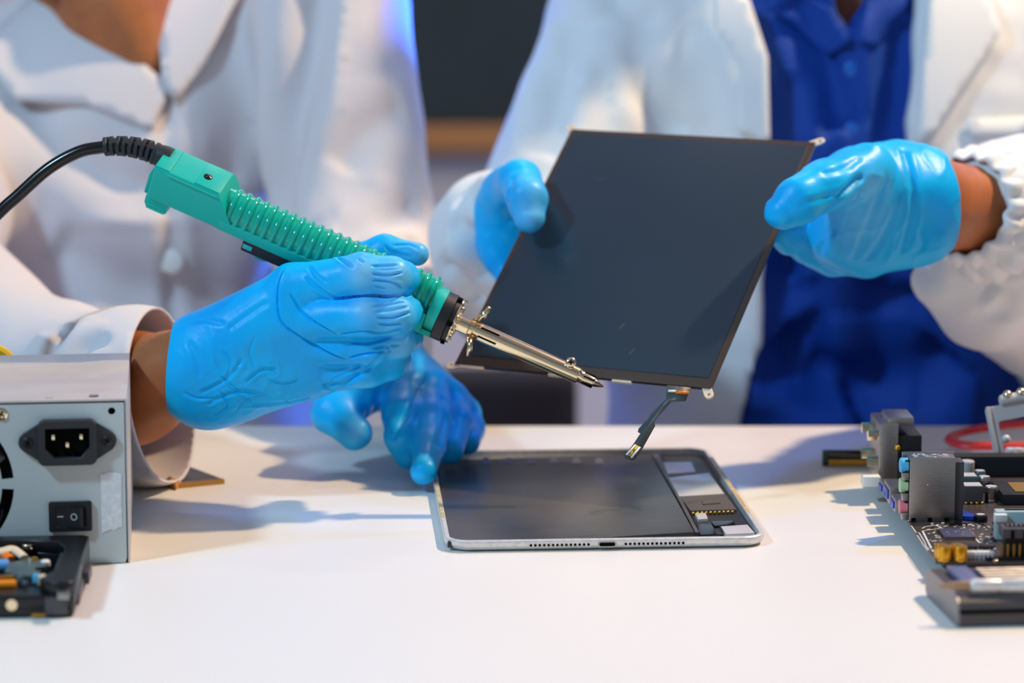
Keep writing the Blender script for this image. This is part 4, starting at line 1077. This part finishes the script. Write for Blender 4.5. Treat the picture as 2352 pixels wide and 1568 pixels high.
def head_groups(c, f=(0, -1, 0)):
    """cranium, jaw, brow, nose, lips, chin and ears around the head centre c, facing -y"""
    c = Vector(c); v = lambda x, y, z: c + Vector((x, y, z))
    return [(.02, .02, [(v(0, .015, .05), v(0, .005, .02), .082, .078), (v(0, -.025, -.06), v(0, -.005, -.01), .052, .062), (v(0, -.052, -.095), v(0, -.045, -.08), .020, .022)]),
            (.012, .006, [(v(-.030, -.080, .030), v(.030, -.080, .030), .010, .010), (v(0, -.088, .020), v(0, -.108, -.018), .007, .011), (v(-.010, -.098, -.022), v(.010, -.098, -.022), .008, .008),
                          (v(-.018, -.082, -.052), v(.018, -.082, -.052), .007, .007), (v(-.015, -.080, -.062), v(.015, -.080, -.062), .008, .008)]),
            (.006, .004, [(v(-.080, .010, .018), v(-.078, .014, -.022), .010, .008), (v(.080, .010, .018), v(.078, .014, -.022), .010, .008)])]
def face_bits(c, base, parent):
    c = Vector(c) - Vector(base)
    for s in (-1, 1):
        e = MB().sphere(c + Vector((s * .031, -.072, .010)), .0125, 14).build('eye', M_WHITE, parent)
        MB().sphere(c + Vector((s * .031, -.0815, .010)), .0055, 12).build('iris', M_HAIR, e)
    Hs = Sculpt(np.array(c) - .14, np.array(c) + .16, .006)
    Hs.groups([(0, .02, [(c + Vector((0, .022, .058)), c + Vector((0, .030, .0)), .088, .080)])])
    ax = Hs.ax; y = ax[1][None, :, None] - c.y; z = ax[2][None, None, :] - c.z
    Hs.f = np.maximum(Hs.f, (-(y + .035) - .0 * z + np.maximum(0, .055 - z) * .8).astype(np.float32) * np.ones_like(Hs.f))
    V, Q = Hs.mesh(); V = relax(V, Q, 2)
    to_obj('hair', V, Q, M_HAIR, parent)

# ------------------------------------------------------------------ first person (left): white coat, holds the iron
baseA = Vector((-.25, 2.06, -.45)); 
shL, elL, wrL = P(745, 40, 2.01), P(812, 560, 1.945), P(862, 828, 1.770)
shR, elR, wrR = P(-90, 300, 2.02), P(-300, 690, 1.86), P(400, 858, 1.594)
fa1 = P(300, 892, 1.634)
neckA = P(290, 60, 2.05); headA = Vector((neckA.x + .005, neckA.y - .03, .53))
cA = P(330, 400, 2.07)
trunkA = [(0, .05, [(Vector((cA.x - .03, 2.08, -.42)), Vector((cA.x - .03, 2.08, -.20)), .156, .140, (1, 1.15, 1)), (Vector((cA.x - .03, 2.08, -.20)), Vector((cA.x - .025, 2.08, .105)), .138, .142, (1, 1.12, 1)),
                    (Vector((cA.x - .10, 2.06, .160)), Vector((cA.x + .09, 2.06, .22)), .062, .062)])]
armLA = [(.02, .02, [(shL, elL, .046, .040), (elL, wrL, .040, .026)])]
armRA = [(.02, .02, [(shR, P(-225, 640, 1.85), .040, .038), (P(-225, 640, 1.85), P(60, 872, 1.71), .038, .031), (P(60, 872, 1.71), fa1, .031, .0285), (fa1, wrR, .0285, .0250)])]
neckG = [(.03, .02, [(P(270, 20, 2.000), P(325, 130, 1.992), .036, .026), (Vector((cA.x - .01, 2.06, .20)), Vector((neckA.x, neckA.y, .30)), .075, .056), (Vector((neckA.x, neckA.y, .30)), Vector((headA.x, headA.y + .01, .47)), .056, .058)])]
shr = lambda g, d: [(a, b, [(q[0], q[1], q[2] - d, q[3] - d) + tuple(q[4:]) for q in pr]) for a, b, pr in g]
A = body_mesh('person', shr(trunkA, .036) + shr(armLA, .008) + armRA + neckG + head_groups(headA), [H1, H2], M_SKINA, .0042, baseA)
A.location = baseA
tag(A, 'person in a buttoned white lab coat and blue gloves, at left, holding the soldering iron', 'person')
face_bits(headA, baseA, A)
# coat : trunk and the left sleeve
infl = .014
coatA = [(0, .05, [(q[0], q[1], q[2] + infl, q[3] + infl) + tuple(q[4:]) for q in trunkA[0][2]] + [(Vector((cA.x, 2.07, -.42)), Vector((cA.x, 2.07, -.70)), .185, .20, (1, 1.3, 1))]),
         (.005, .02, [(shL, elL, .058, .053), (elL, P(868, 815, 1.785), .053, .031)]),
         (.03, .025, [(shR, P(-170, 430, 1.95), .062, .058)])]
lo, hi = bounds(coatA, .03)
S = Sculpt(lo, hi, .0048).groups(coatA)
V, Q = S.mesh(); T_A = bvh_of(relax(V, Q, 3), Q)        # closed front, for laying the lapels on
vA = [(q.x, q.z) for q in (P(a, b, 1.94) for a, b in ((80, -160), (165, 12), (250, 85), (368, 196), (380, 150), (385, 60), (390, -160)))]
S.carve_prism(vA, 1.5, 2.05)
V, Q = S.mesh(); V = relax(V, Q, 3)
V = wrinkle(V, Q, .009, 9, (1, .6, .7), 3.1); V = wrinkle(V, Q, .0025, 22, (1.2, .6, .5), 7.7)
V = strokes(V, Q, [([(730, -40), (705, 120), (660, 300), (640, 470), (650, 600)], 14, 16), ([(375, 180), (385, 400), (400, 620), (410, 860)], 5, 7),
                   ([(60, 200), (150, 330), (300, 420), (480, 440)], 7, 16), ([(120, 560), (300, 660), (520, 700), (640, 690)], 8, 22), ([(500, 60), (560, 240), (540, 420)], 5, 18),
                   ([(960, 470), (880, 500), (760, 540)], 7, 12), ([(960, 560), (880, 610), (800, 600)], 6, 12), ([(930, 250), (850, 300), (780, 390)], 6, 14)])
coA = to_obj('lab_coat', V, Q, M_COAT, A, baseA)
patch('lapel', [(110, -40), (160, 0), (262, 88), (374, 184), (392, 200), (350, 300), (200, 240), (40, 230), (-60, 120)], T_A, .007, .0022, M_COAT, coA, baseA, 22)
patch('lapel', [(364, -40), (363, 60), (372, 182), (400, 235), (470, 150), (560, -40)], T_A, .009, .0022, M_COAT, coA, baseA, 22)
for py_ in (330, 600):
    hit = T_A.ray_cast(O, ray(393, py_).normalized())[0]
    if hit: MB().lathe([(0, .0085), (.0025, .0085), (.0035, .006)], hit - baseA + Vector((0, .001, 0)), (0, -1, 0), 18).build('button', M_WHITE, coA)
# right sleeve : a wide open cuff around the forearm
sl1 = [(0, .02, [(P(-170, 430, 1.95), P(-230, 640, 1.85), .060, .058), (P(-230, 640, 1.85), P(90, 880, 1.70), .058, .048), (P(90, 880, 1.70), P(300, 912, 1.636), .050, .0465), (P(300, 912, 1.636), P(480, 948, 1.588), .0465, .0420)])]
lo, hi = bounds(sl1, .02)
S = Sculpt(lo, hi, .004).groups(sl1); V, Q = S.mesh(); V = relax(V, Q, 2); V = wrinkle(V, Q, .0045, 14, (1, 1, .8), 2.2)
V = strokes(V, Q, [([(150, 745), (120, 800), (60, 820)], 6, 8), ([(250, 770), (190, 800), (170, 850)], 5, 8)])
to_obj('sleeve', V, Q, M_COAT, coA, baseA, [(P(372, 940, 1.62), Vector((.97, -.22, .16)))], .0016)
# gloves of the first person
st1 = [([(655, 612), (640, 650), (638, 700), (646, 735), (666, 757), (720, 790), (760, 812), (796, 825)], 1.5, .8, 1.0),
       ([(796, 825), (840, 814), (890, 808)], 1.3, .8, -.9), ([(880, 806), (892, 798), (896, 806), (884, 810)], 1.0, .8),
       ([(664, 668), (700, 722), (752, 756), (776, 768)], 1.4, .8, .8), ([(776, 768), (840, 762), (880, 765), (930, 752)], 1.1, .8, -.6),
       ([(700, 632), (728, 660), (772, 684), (830, 680), (890, 680), (930, 668)], 1.1, 1.1), ([(705, 610), (735, 640), (760, 652)], .8, 1.2),
       ([(850, 628), (890, 632), (928, 625)], 1.4, .8), ([(852, 643), (895, 648), (928, 660)], 1.6, .85), ([(848, 612), (890, 610), (918, 608)], 1.0, .8), ([(856, 656), (890, 664)], 1.0, .75),
       ([(862, 728), (900, 730), (945, 716)], 1.5, .85), ([(865, 742), (890, 746), (930, 742)], 1.4, .9), ([(850, 704), (900, 698), (935, 692)], .9, .8), ([(860, 716), (900, 712), (940, 704)], .8, .8),
       ([(770, 588), (795, 604), (815, 615)], 1.1, 1.0), ([(820, 592), (838, 606)], .9, .9), ([(900, 565), (940, 562), (965, 575)], .7, 1.0), ([(880, 560), (900, 578), (950, 592)], .7, 1.0),
       ([(830, 852), (780, 880), (735, 882)], 1.6, 1.8), ([(890, 800), (840, 850), (760, 905)], 1.0, 1.6), ([(900, 770), (850, 785), (800, 785)], 1.2, 1.2), ([(925, 790), (880, 795), (850, 800)], .9, 1.0), ([(745, 880), (790, 860), (830, 835)], .8, 1.2),
       ([(455, 905), (520, 870), (560, 820)], .9, 1.4), ([(470, 930), (540, 900), (600, 905)], 1.0, 1.4), ([(560, 880), (600, 850), (640, 850)], .9, 1.2), ([(500, 860), (540, 895), (580, 930)], .9, 1.2),
       ([(430, 780), (450, 820), (460, 870)], .7, 1.8), ([(570, 930), (650, 925), (720, 912)], .9, 1.5), ([(520, 760), (560, 730), (620, 690)], .6, 2.0), ([(420, 740), (470, 735), (520, 745)], .6, 1.8),
       ([(600, 960), (660, 935), (735, 925)], 1.1, 1.3), ([(735, 925), (780, 905), (740, 885)], .9, 1.3), ([(480, 960), (520, 930), (500, 895)], .8, .9, .5), ([(540, 945), (570, 915), (620, 905)], .8, .9, .5), ([(610, 870), (650, 880), (690, 870)], .7, .9, .4), ([(420, 900), (450, 915), (500, 915)], .7, .9, -.5), ([(640, 900), (660, 925), (655, 950)], .7, .9, .4), ([(505, 800), (530, 830), (520, 870)], .6, 1.0, .4), ([(590, 770), (575, 810), (590, 850)], .5, 1.0, .4)]
pk1 = [(P(832, 622, 1.546), .008, .75), (P(905, 630, 1.547), .013, .55), (P(840, 700, 1.543), .008, .75), (P(905, 700, 1.546), .013, .55), (P(925, 800, 1.557), .009, .45), (P(975, 585, 1.597), .012, .35), (P(805, 590, 1.55), .006, .3)]
c1 = P(396, 850, 1.585)
g1 = glove('glove', H1, .0008, 3, st1, A, baseA, [(c1, Vector((-.99, .05, .08)))], [(.0009, 28, (1, 1, .8), 5.2), (.0008, 34, (1, 1, 1), 1.3, True, (P(520, 880, 1.56), .022)), (.0005, 60, (1, .7, 1), 4.3, True, (P(600, 890, 1.56), .030))], pk1, True)
st2 = [([(968, 885), (945, 940), (915, 985), (905, 1015)], 2.0, 2, 1.2), ([(1012, 905), (1022, 960), (1005, 1030)], 1.4, 2.2), ([(945, 870), (965, 880), (985, 870)], 1, 2), ([(905, 860), (870, 910), (860, 960)], 1.5, 3)]
g2 = glove('glove', H2, .0012, 2, st2, A, baseA, [(P(855, 825, 1.758), Vector((-.5, .8, .3)))], [(.0010, 50, (1, 1, 1), 8.3)], [(P(955, 890, 1.675), .010, .45), (P(822, 985, 1.645), .008, .4)])

# ------------------------------------------------------------------ second person (right): open coat over a blue shirt, holds the panel
baseB = Vector((.24, 2.05, -.45))
shRb, elRb, wrRb = P(1480, -30, 2.05), P(1220, 640, 1.95), P(1165, 470, 1.765)
shLb, elLb, wrLb = P(2480, -40, 2.05), P(2640, 760, 1.95), P(2160, 470, 1.700)
cB = P(1940, 400, 2.05)
neckB = P(1950, 20, 2.06); headB = Vector((neckB.x, neckB.y - .03, .55))
trunkB = [(0, .05, [(Vector((cB.x, 2.06, -.42)), Vector((cB.x, 2.06, -.20)), .150, .138, (1, 1.3, 1)), (Vector((cB.x, 2.06, -.20)), Vector((cB.x, 2.06, .14)), .136, .150, (1, 1.35, 1)),
                    (Vector((cB.x - .12, 2.06, .235)), Vector((cB.x + .12, 2.06, .235)), .060, .060)])]
armsB = [(.02, .02, [(shRb, elRb, .046, .040), (elRb, wrRb, .038, .014)]), (.02, .02, [(shLb, elLb, .046, .040), (elLb, P(2300, 500, 1.74), .040, .029), (P(2300, 500, 1.74), wrLb, .0265, .0250)])]
neckGB = [(.03, .02, [(Vector((cB.x, 2.06, .21)), Vector((neckB.x, neckB.y, .31)), .070, .056), (Vector((neckB.x, neckB.y, .31)), Vector((headB.x, headB.y + .01, .49)), .056, .058)])]
B = body_mesh('person', shr(trunkB, .048) + armsB + neckGB + head_groups(headB), [H3, H4], M_SKINA, .0042, baseB)
B.location = baseB
tag(B, 'person at right in open white lab coat over blue shirt, holding the display panel', 'person')
face_bits(headB, baseB, B)
# shirt
shG = [(0, .05, [(q[0], q[1], q[2] + .010, q[3] + .010) + tuple(q[4:]) for q in trunkB[0][2]] + [(Vector((cB.x, 2.06, -.42)), Vector((cB.x, 2.06, -.75)), .165, .15, (1, 1.2, 1)), (Vector((cB.x, 2.06, .24)), Vector((cB.x, 2.055, .30)), .080, .068)])]
lo, hi = bounds(shG, .03)
S = Sculpt(lo, hi, .0048).groups(shG)
S.carve_prism([(q.x, q.z) for q in (P(a, b, 1.96) for a, b in ((1905, -160), (1925, 20), (1958, 92), (1990, 10), (2000, -160)))], 1.5, 2.02)
V, Q = S.mesh(); V = relax(V, Q, 3); V = wrinkle(V, Q, .011, 8, (1.3, .6, .6), 4.4); V = wrinkle(V, Q, .004, 18, (1, .6, .7), 1.4)
V = strokes(V, Q, [([(1830, -20), (1890, 120), (1940, 300)], 14, 16), ([(1800, 760), (1880, 860), (1990, 860), (2050, 640)], 24, 30), ([(1960, 960), (2080, 900), (2180, 800)], 22, 28), ([(1770, 500), (1800, 700), (1790, 900)], 14, 18), ([(1960, 95), (1962, 200), (1965, 330)], 4, 5),
                   ([(1800, 180), (1810, 420), (1800, 640)], 8, 14), ([(2060, 40), (2050, 200), (2040, 340)], 6, 14), ([(1850, 640), (1900, 780), (1890, 900)], 8, 16)])
shirt = to_obj('shirt', V, Q, M_SHIRT, B, baseB)
T_S = bvh_of(V, Q)
patch('collar', [(1770, -60), (1905, 20), (1955, 95), (1900, 130), (1830, 60), (1760, 20)], T_S, .006, .002, M_SHIRT, shirt, baseB, 20)
patch('collar', [(2000, -60), (1990, 20), (1962, 95), (2010, 110), (2060, 40), (2130, -40)], T_S, .006, .002, M_SHIRT, shirt, baseB, 20)
for py_ in (158, 300):
    hit = T_S.ray_cast(O, ray(1958, py_).normalized())[0]
    if hit: MB().lathe([(0, .006), (.002, .006), (.003, .004)], hit - baseB + Vector((0, .001, 0)), (0, -1, 0), 16).build('button', mat('blue button', '#1767c8', .3), shirt)
# coat
coB = [(0, .05, [(q[0], q[1], q[2] + .026, q[3] + .026) + tuple(q[4:]) for q in trunkB[0][2]] + [(Vector((cB.x, 2.06, -.42)), Vector((cB.x, 2.06, -.75)), .19, .22, (1, 1.25, 1))]),
       (.014, .025, [(shRb, elRb, .060, .056), (elRb, P(1165, 640, 1.86), .056, .042), (P(1165, 640, 1.86), P(1130, 545, 1.81), .042, .036), (P(1130, 545, 1.81), P(1158, 480, 1.775), .034, .026)]),
       (.03, .025, [(shLb, P(2560, 360, 2.0), .062, .060), (P(2560, 360, 2.0), elLb, .060, .060)]),
       (.008, .02, [(elLb, P(2480, 600, 1.84), .060, .058), (P(2480, 600, 1.84), P(2330, 500, 1.755), .056, .046), (P(2330, 500, 1.755), P(2262, 478, 1.728), .046, .033)]),
       (.016, .015, [(P(2160, 650, 1.755), P(2250, 690, 1.77), .013, .024), (P(2250, 690, 1.77), P(2420, 740, 1.83), .024, .040), (P(2160, 640, 1.755), P(2240, 590, 1.745), .013, .022)])]
lo, hi = bounds(coB, .03)
S = Sculpt(lo, hi, .0046).groups(coB)
V, Q = S.mesh(); T_B = bvh_of(relax(V, Q, 3), Q)
oB = [(q.x, q.z) for q in (P(a, b, 1.93) for a, b in ((1690, -200), (1722, 0), (1764, 130), (1768, 400), (1752, 800), (1712, 960), (1650, 1300), (2700, 1300), (2420, 960), (2180, 690), (2098, 480), (2096, 330), (2132, 0), (2150, -200)))]
S.carve_prism(oB, 1.885, 2.2)
V, Q = S.mesh(); V = relax(V, Q, 3); V = wrinkle(V, Q, .005, 10, (1.2, .6, .6), 9.1); V = wrinkle(V, Q, .003, 28, (1, .8, .8), 2.9)
V = strokes(V, Q, [([(1470, 20), (1480, 200), (1560, 320)], 6, 12), ([(1340, 30), (1290, 200), (1240, 360)], 7, 16), ([(1420, -20), (1390, 180), (1370, 330)], 5, 14), ([(1040, 500), (1090, 560), (1130, 640)], 7, 10), ([(1010, 600), (1060, 640), (1100, 700)], 6, 9), ([(1060, 440), (1100, 470), (1120, 520)], 6, 9),
                   ([(2200, 600), (2230, 650), (2280, 690)], 9, 10), ([(2260, 400), (2300, 480), (2352, 520)], 6, 10), ([(2250, 560), (2300, 600), (2352, 610)], 7, 9), ([(2280, 440), (2290, 520), (2280, 590)], 5, 9), ([(2300, 620), (2310, 690), (2300, 740)], 5, 10)])
cob = to_obj('lab_coat', V, Q, M_COATB, B, baseB)
patch('lapel', [(1640, -40), (1722, 0), (1764, 130), (1768, 330), (1690, 300), (1700, 160), (1640, 60)], T_B, .006, .0022, M_COATB, cob, baseB, 20)
patch('lapel', [(2150, -40), (2133, 10), (2100, 330), (2136, 318), (2300, 72), (2262, -40)], T_B, .008, .0022, M_COATB, cob, baseB, 20)
patch('chest_pocket', [(2222, 272), (2227, 316), (2380, 310), (2380, 264)], T_B, .004, .002, M_COATB, cob, baseB, 24)
# gathered elastic at the right cuff : a ruffled ring
ctr_, dr = P(2222, 475, 1.712), (P(2330, 500, 1.755) - P(2222, 475, 1.712)).normalized()
a_, b_ = frame(dr); rf = MB(); nn_ = 96; rings = []
for x, r, am_ in ((-.004, .0290, .0010), (.000, .0315, .0022), (.006, .0345, .0026), (.010, .0310, .0014), (.016, .0370, .0026), (.028, .042, .002)):
    rings.append([ctr_ + dr * (x + .0012 * math.sin(k * 2 * PI * 9 / nn_)) + (a_ * math.cos(2 * PI * k / nn_) + b_ * math.sin(2 * PI * k / nn_)) * (r + am_ * math.sin(k * 2 * PI * 17 / nn_ + x * 60)) for k in range(nn_)])
rf.ring_loft(rings, False, False); rf.build('elastic_cuff', M_COATB, cob, M=Matrix.Translation(-baseB), solid=.0015, ang=80)
st3 = [([(1180, 400), (1165, 460), (1175, 520)], 1.2, 3)]
g3 = glove('glove', H3, .0012, 2, st3, B, baseB, (), [(.0008, 60, (1, 1, 1), 3.3)], [(P(1222, 485, 1.672), .011, .55), (P(1225, 440, 1.68), .010, .35)])
st4 = [([(1850, 515), (1900, 480), (1945, 435), (1985, 400)], 2.4, 2.2), ([(1830, 470), (1890, 455), (1930, 440)], .8, 2), ([(1880, 400), (1930, 390), (1980, 360)], .8, 2.4), ([(2075, 340), (2096, 420), (2096, 500), (2072, 585)], 1.8, 2.6),
       ([(1990, 420), (1950, 520), (1930, 590)], .9, 2.6), ([(2040, 400), (2000, 500), (1960, 600)], 1.0, 2.6), ([(2060, 470), (2030, 540), (1990, 600)], .9, 2.4), ([(1920, 520), (1890, 560), (1880, 590)], .8, 2.2), ([(2110, 520), (2120, 560), (2110, 580)], .8, 2)]
g4 = glove('glove', H4, .0012, 2, st4, B, baseB, [(P(2160, 470, 1.70), Vector((.95, .25, .1)))], [(.0011, 26, (1, 1, 1), 6.6, True), (.0014, 30, (1, 1, 1), 2.1)], [(P(1985, 520, 1.64), .022, .35), (P(2010, 440, 1.635), .015, .3), (P(1900, 500, 1.645), .008, .4)])

# ------------------------------------------------------------------ dark chair behind the table
ch0 = P(1165, 900, 2.62)
ch = empty('office_chair', (ch0.x, 2.62, -.75)); tag(ch, 'black office chair back glimpsed under the display panel', 'chair')
ct = P(1165, 845, 2.62).z + .75; hw_ = (P(1335, 900, 2.62).x - P(1010, 900, 2.62).x) / 2
MB().box((0, 0, ct - .22), (hw_ * 2, .05, .44), bev=.02, seg=4).build('backrest', M_FABRICBLK, ch)
MB().box((0, .22, .45), (hw_ * 2.2, .42, .06), bev=.02, seg=4).build('seat', M_FABRICBLK, ch)
MB().cyl((0, .2, .05), (0, .2, .43), .025).build('column', M_BLACK, ch)
for k in range(5):
    t = k * 2 * PI / 5; MB().box((.14 * math.cos(t), .2 + .14 * math.sin(t), .04), (.28, .04, .03), M=Matrix.Rotation(t, 3, 'Z'), bev=.006).build('leg', M_BLACK, ch)
MB().box((0, .03, .42), (.05, .02, .20), bev=.004).build('back_bar', M_BLACK, ch)

# ------------------------------------------------------------------ lights, world, camera
def lamp(name, loc, target, energy, color, size, spread=180):
    l = bpy.data.lights.new(name, 'AREA'); l.shape = 'DISK'; l.size = size; l.energy = energy; l.color = color; l.spread = math.radians(spread)
    o = bpy.data.objects.new(name, l); C.objects.link(o); o.location = loc
    o.rotation_euler = (Vector(target) - Vector(loc)).to_track_quat('-Z', 'Y').to_euler(); return o
tgt = Vector((.03, 1.55, .03))
kd = Vector((.66, .26, 1)).normalized()
lamp('warm_key_lamp', tgt + kd * 1.9, tgt, 42, (1, .73, .43), .10)
lamp('cool_front_lamp', tgt + Vector((-1, -.75, 1.15)).normalized() * 2.2, tgt, 28, (.44, .76, 1.0), .22)
lamp('blue_back_lamp', tgt + Vector((.72, .72, 1)).normalized() * 2.4, tgt, 17, (.02, .20, 1.0), .16)
lamp('blue_rim_lamp', (1.0, 3.0, .50), (-.06, 2.02, .24), 3.0, (.02, .17, 1.0), .2, 22)
lamp('back_wall_fill', (.2, 3.2, 1.9), (.1, 4.1, .7), 22, (1, .95, .95), .5)  # added fill to brighten the back wall; no fixture belongs to it
w = bpy.data.worlds.new('room_light'); bpy.context.scene.world = w; w.use_nodes = True
bg = w.node_tree.nodes['Background']; bg.inputs[0].default_value = (.78, .90, 1.0, 1); bg.inputs[1].default_value = .34
cam = bpy.data.cameras.new('camera'); co = bpy.data.objects.new('camera', cam); C.objects.link(co)
co.location = O; co.rotation_euler = (PI / 2 - PITCH, 0, 0)
cam.sensor_width = 36; cam.lens = F / 2352 * 36; cam.clip_start = .05
cam.dof.use_dof = True; cam.dof.focus_distance = 1.548; cam.dof.aperture_fstop = 4.9
sc_ = bpy.context.scene; sc_.camera = co
sc_.view_settings.view_transform = 'Standard'; sc_.view_settings.look = 'None'; sc_.view_settings.exposure = -.06; sc_.view_settings.gamma = 1
sc_.view_settings.use_curve_mapping = False
sc_.cycles.use_denoising = True
sc_.cycles.max_bounces = 8
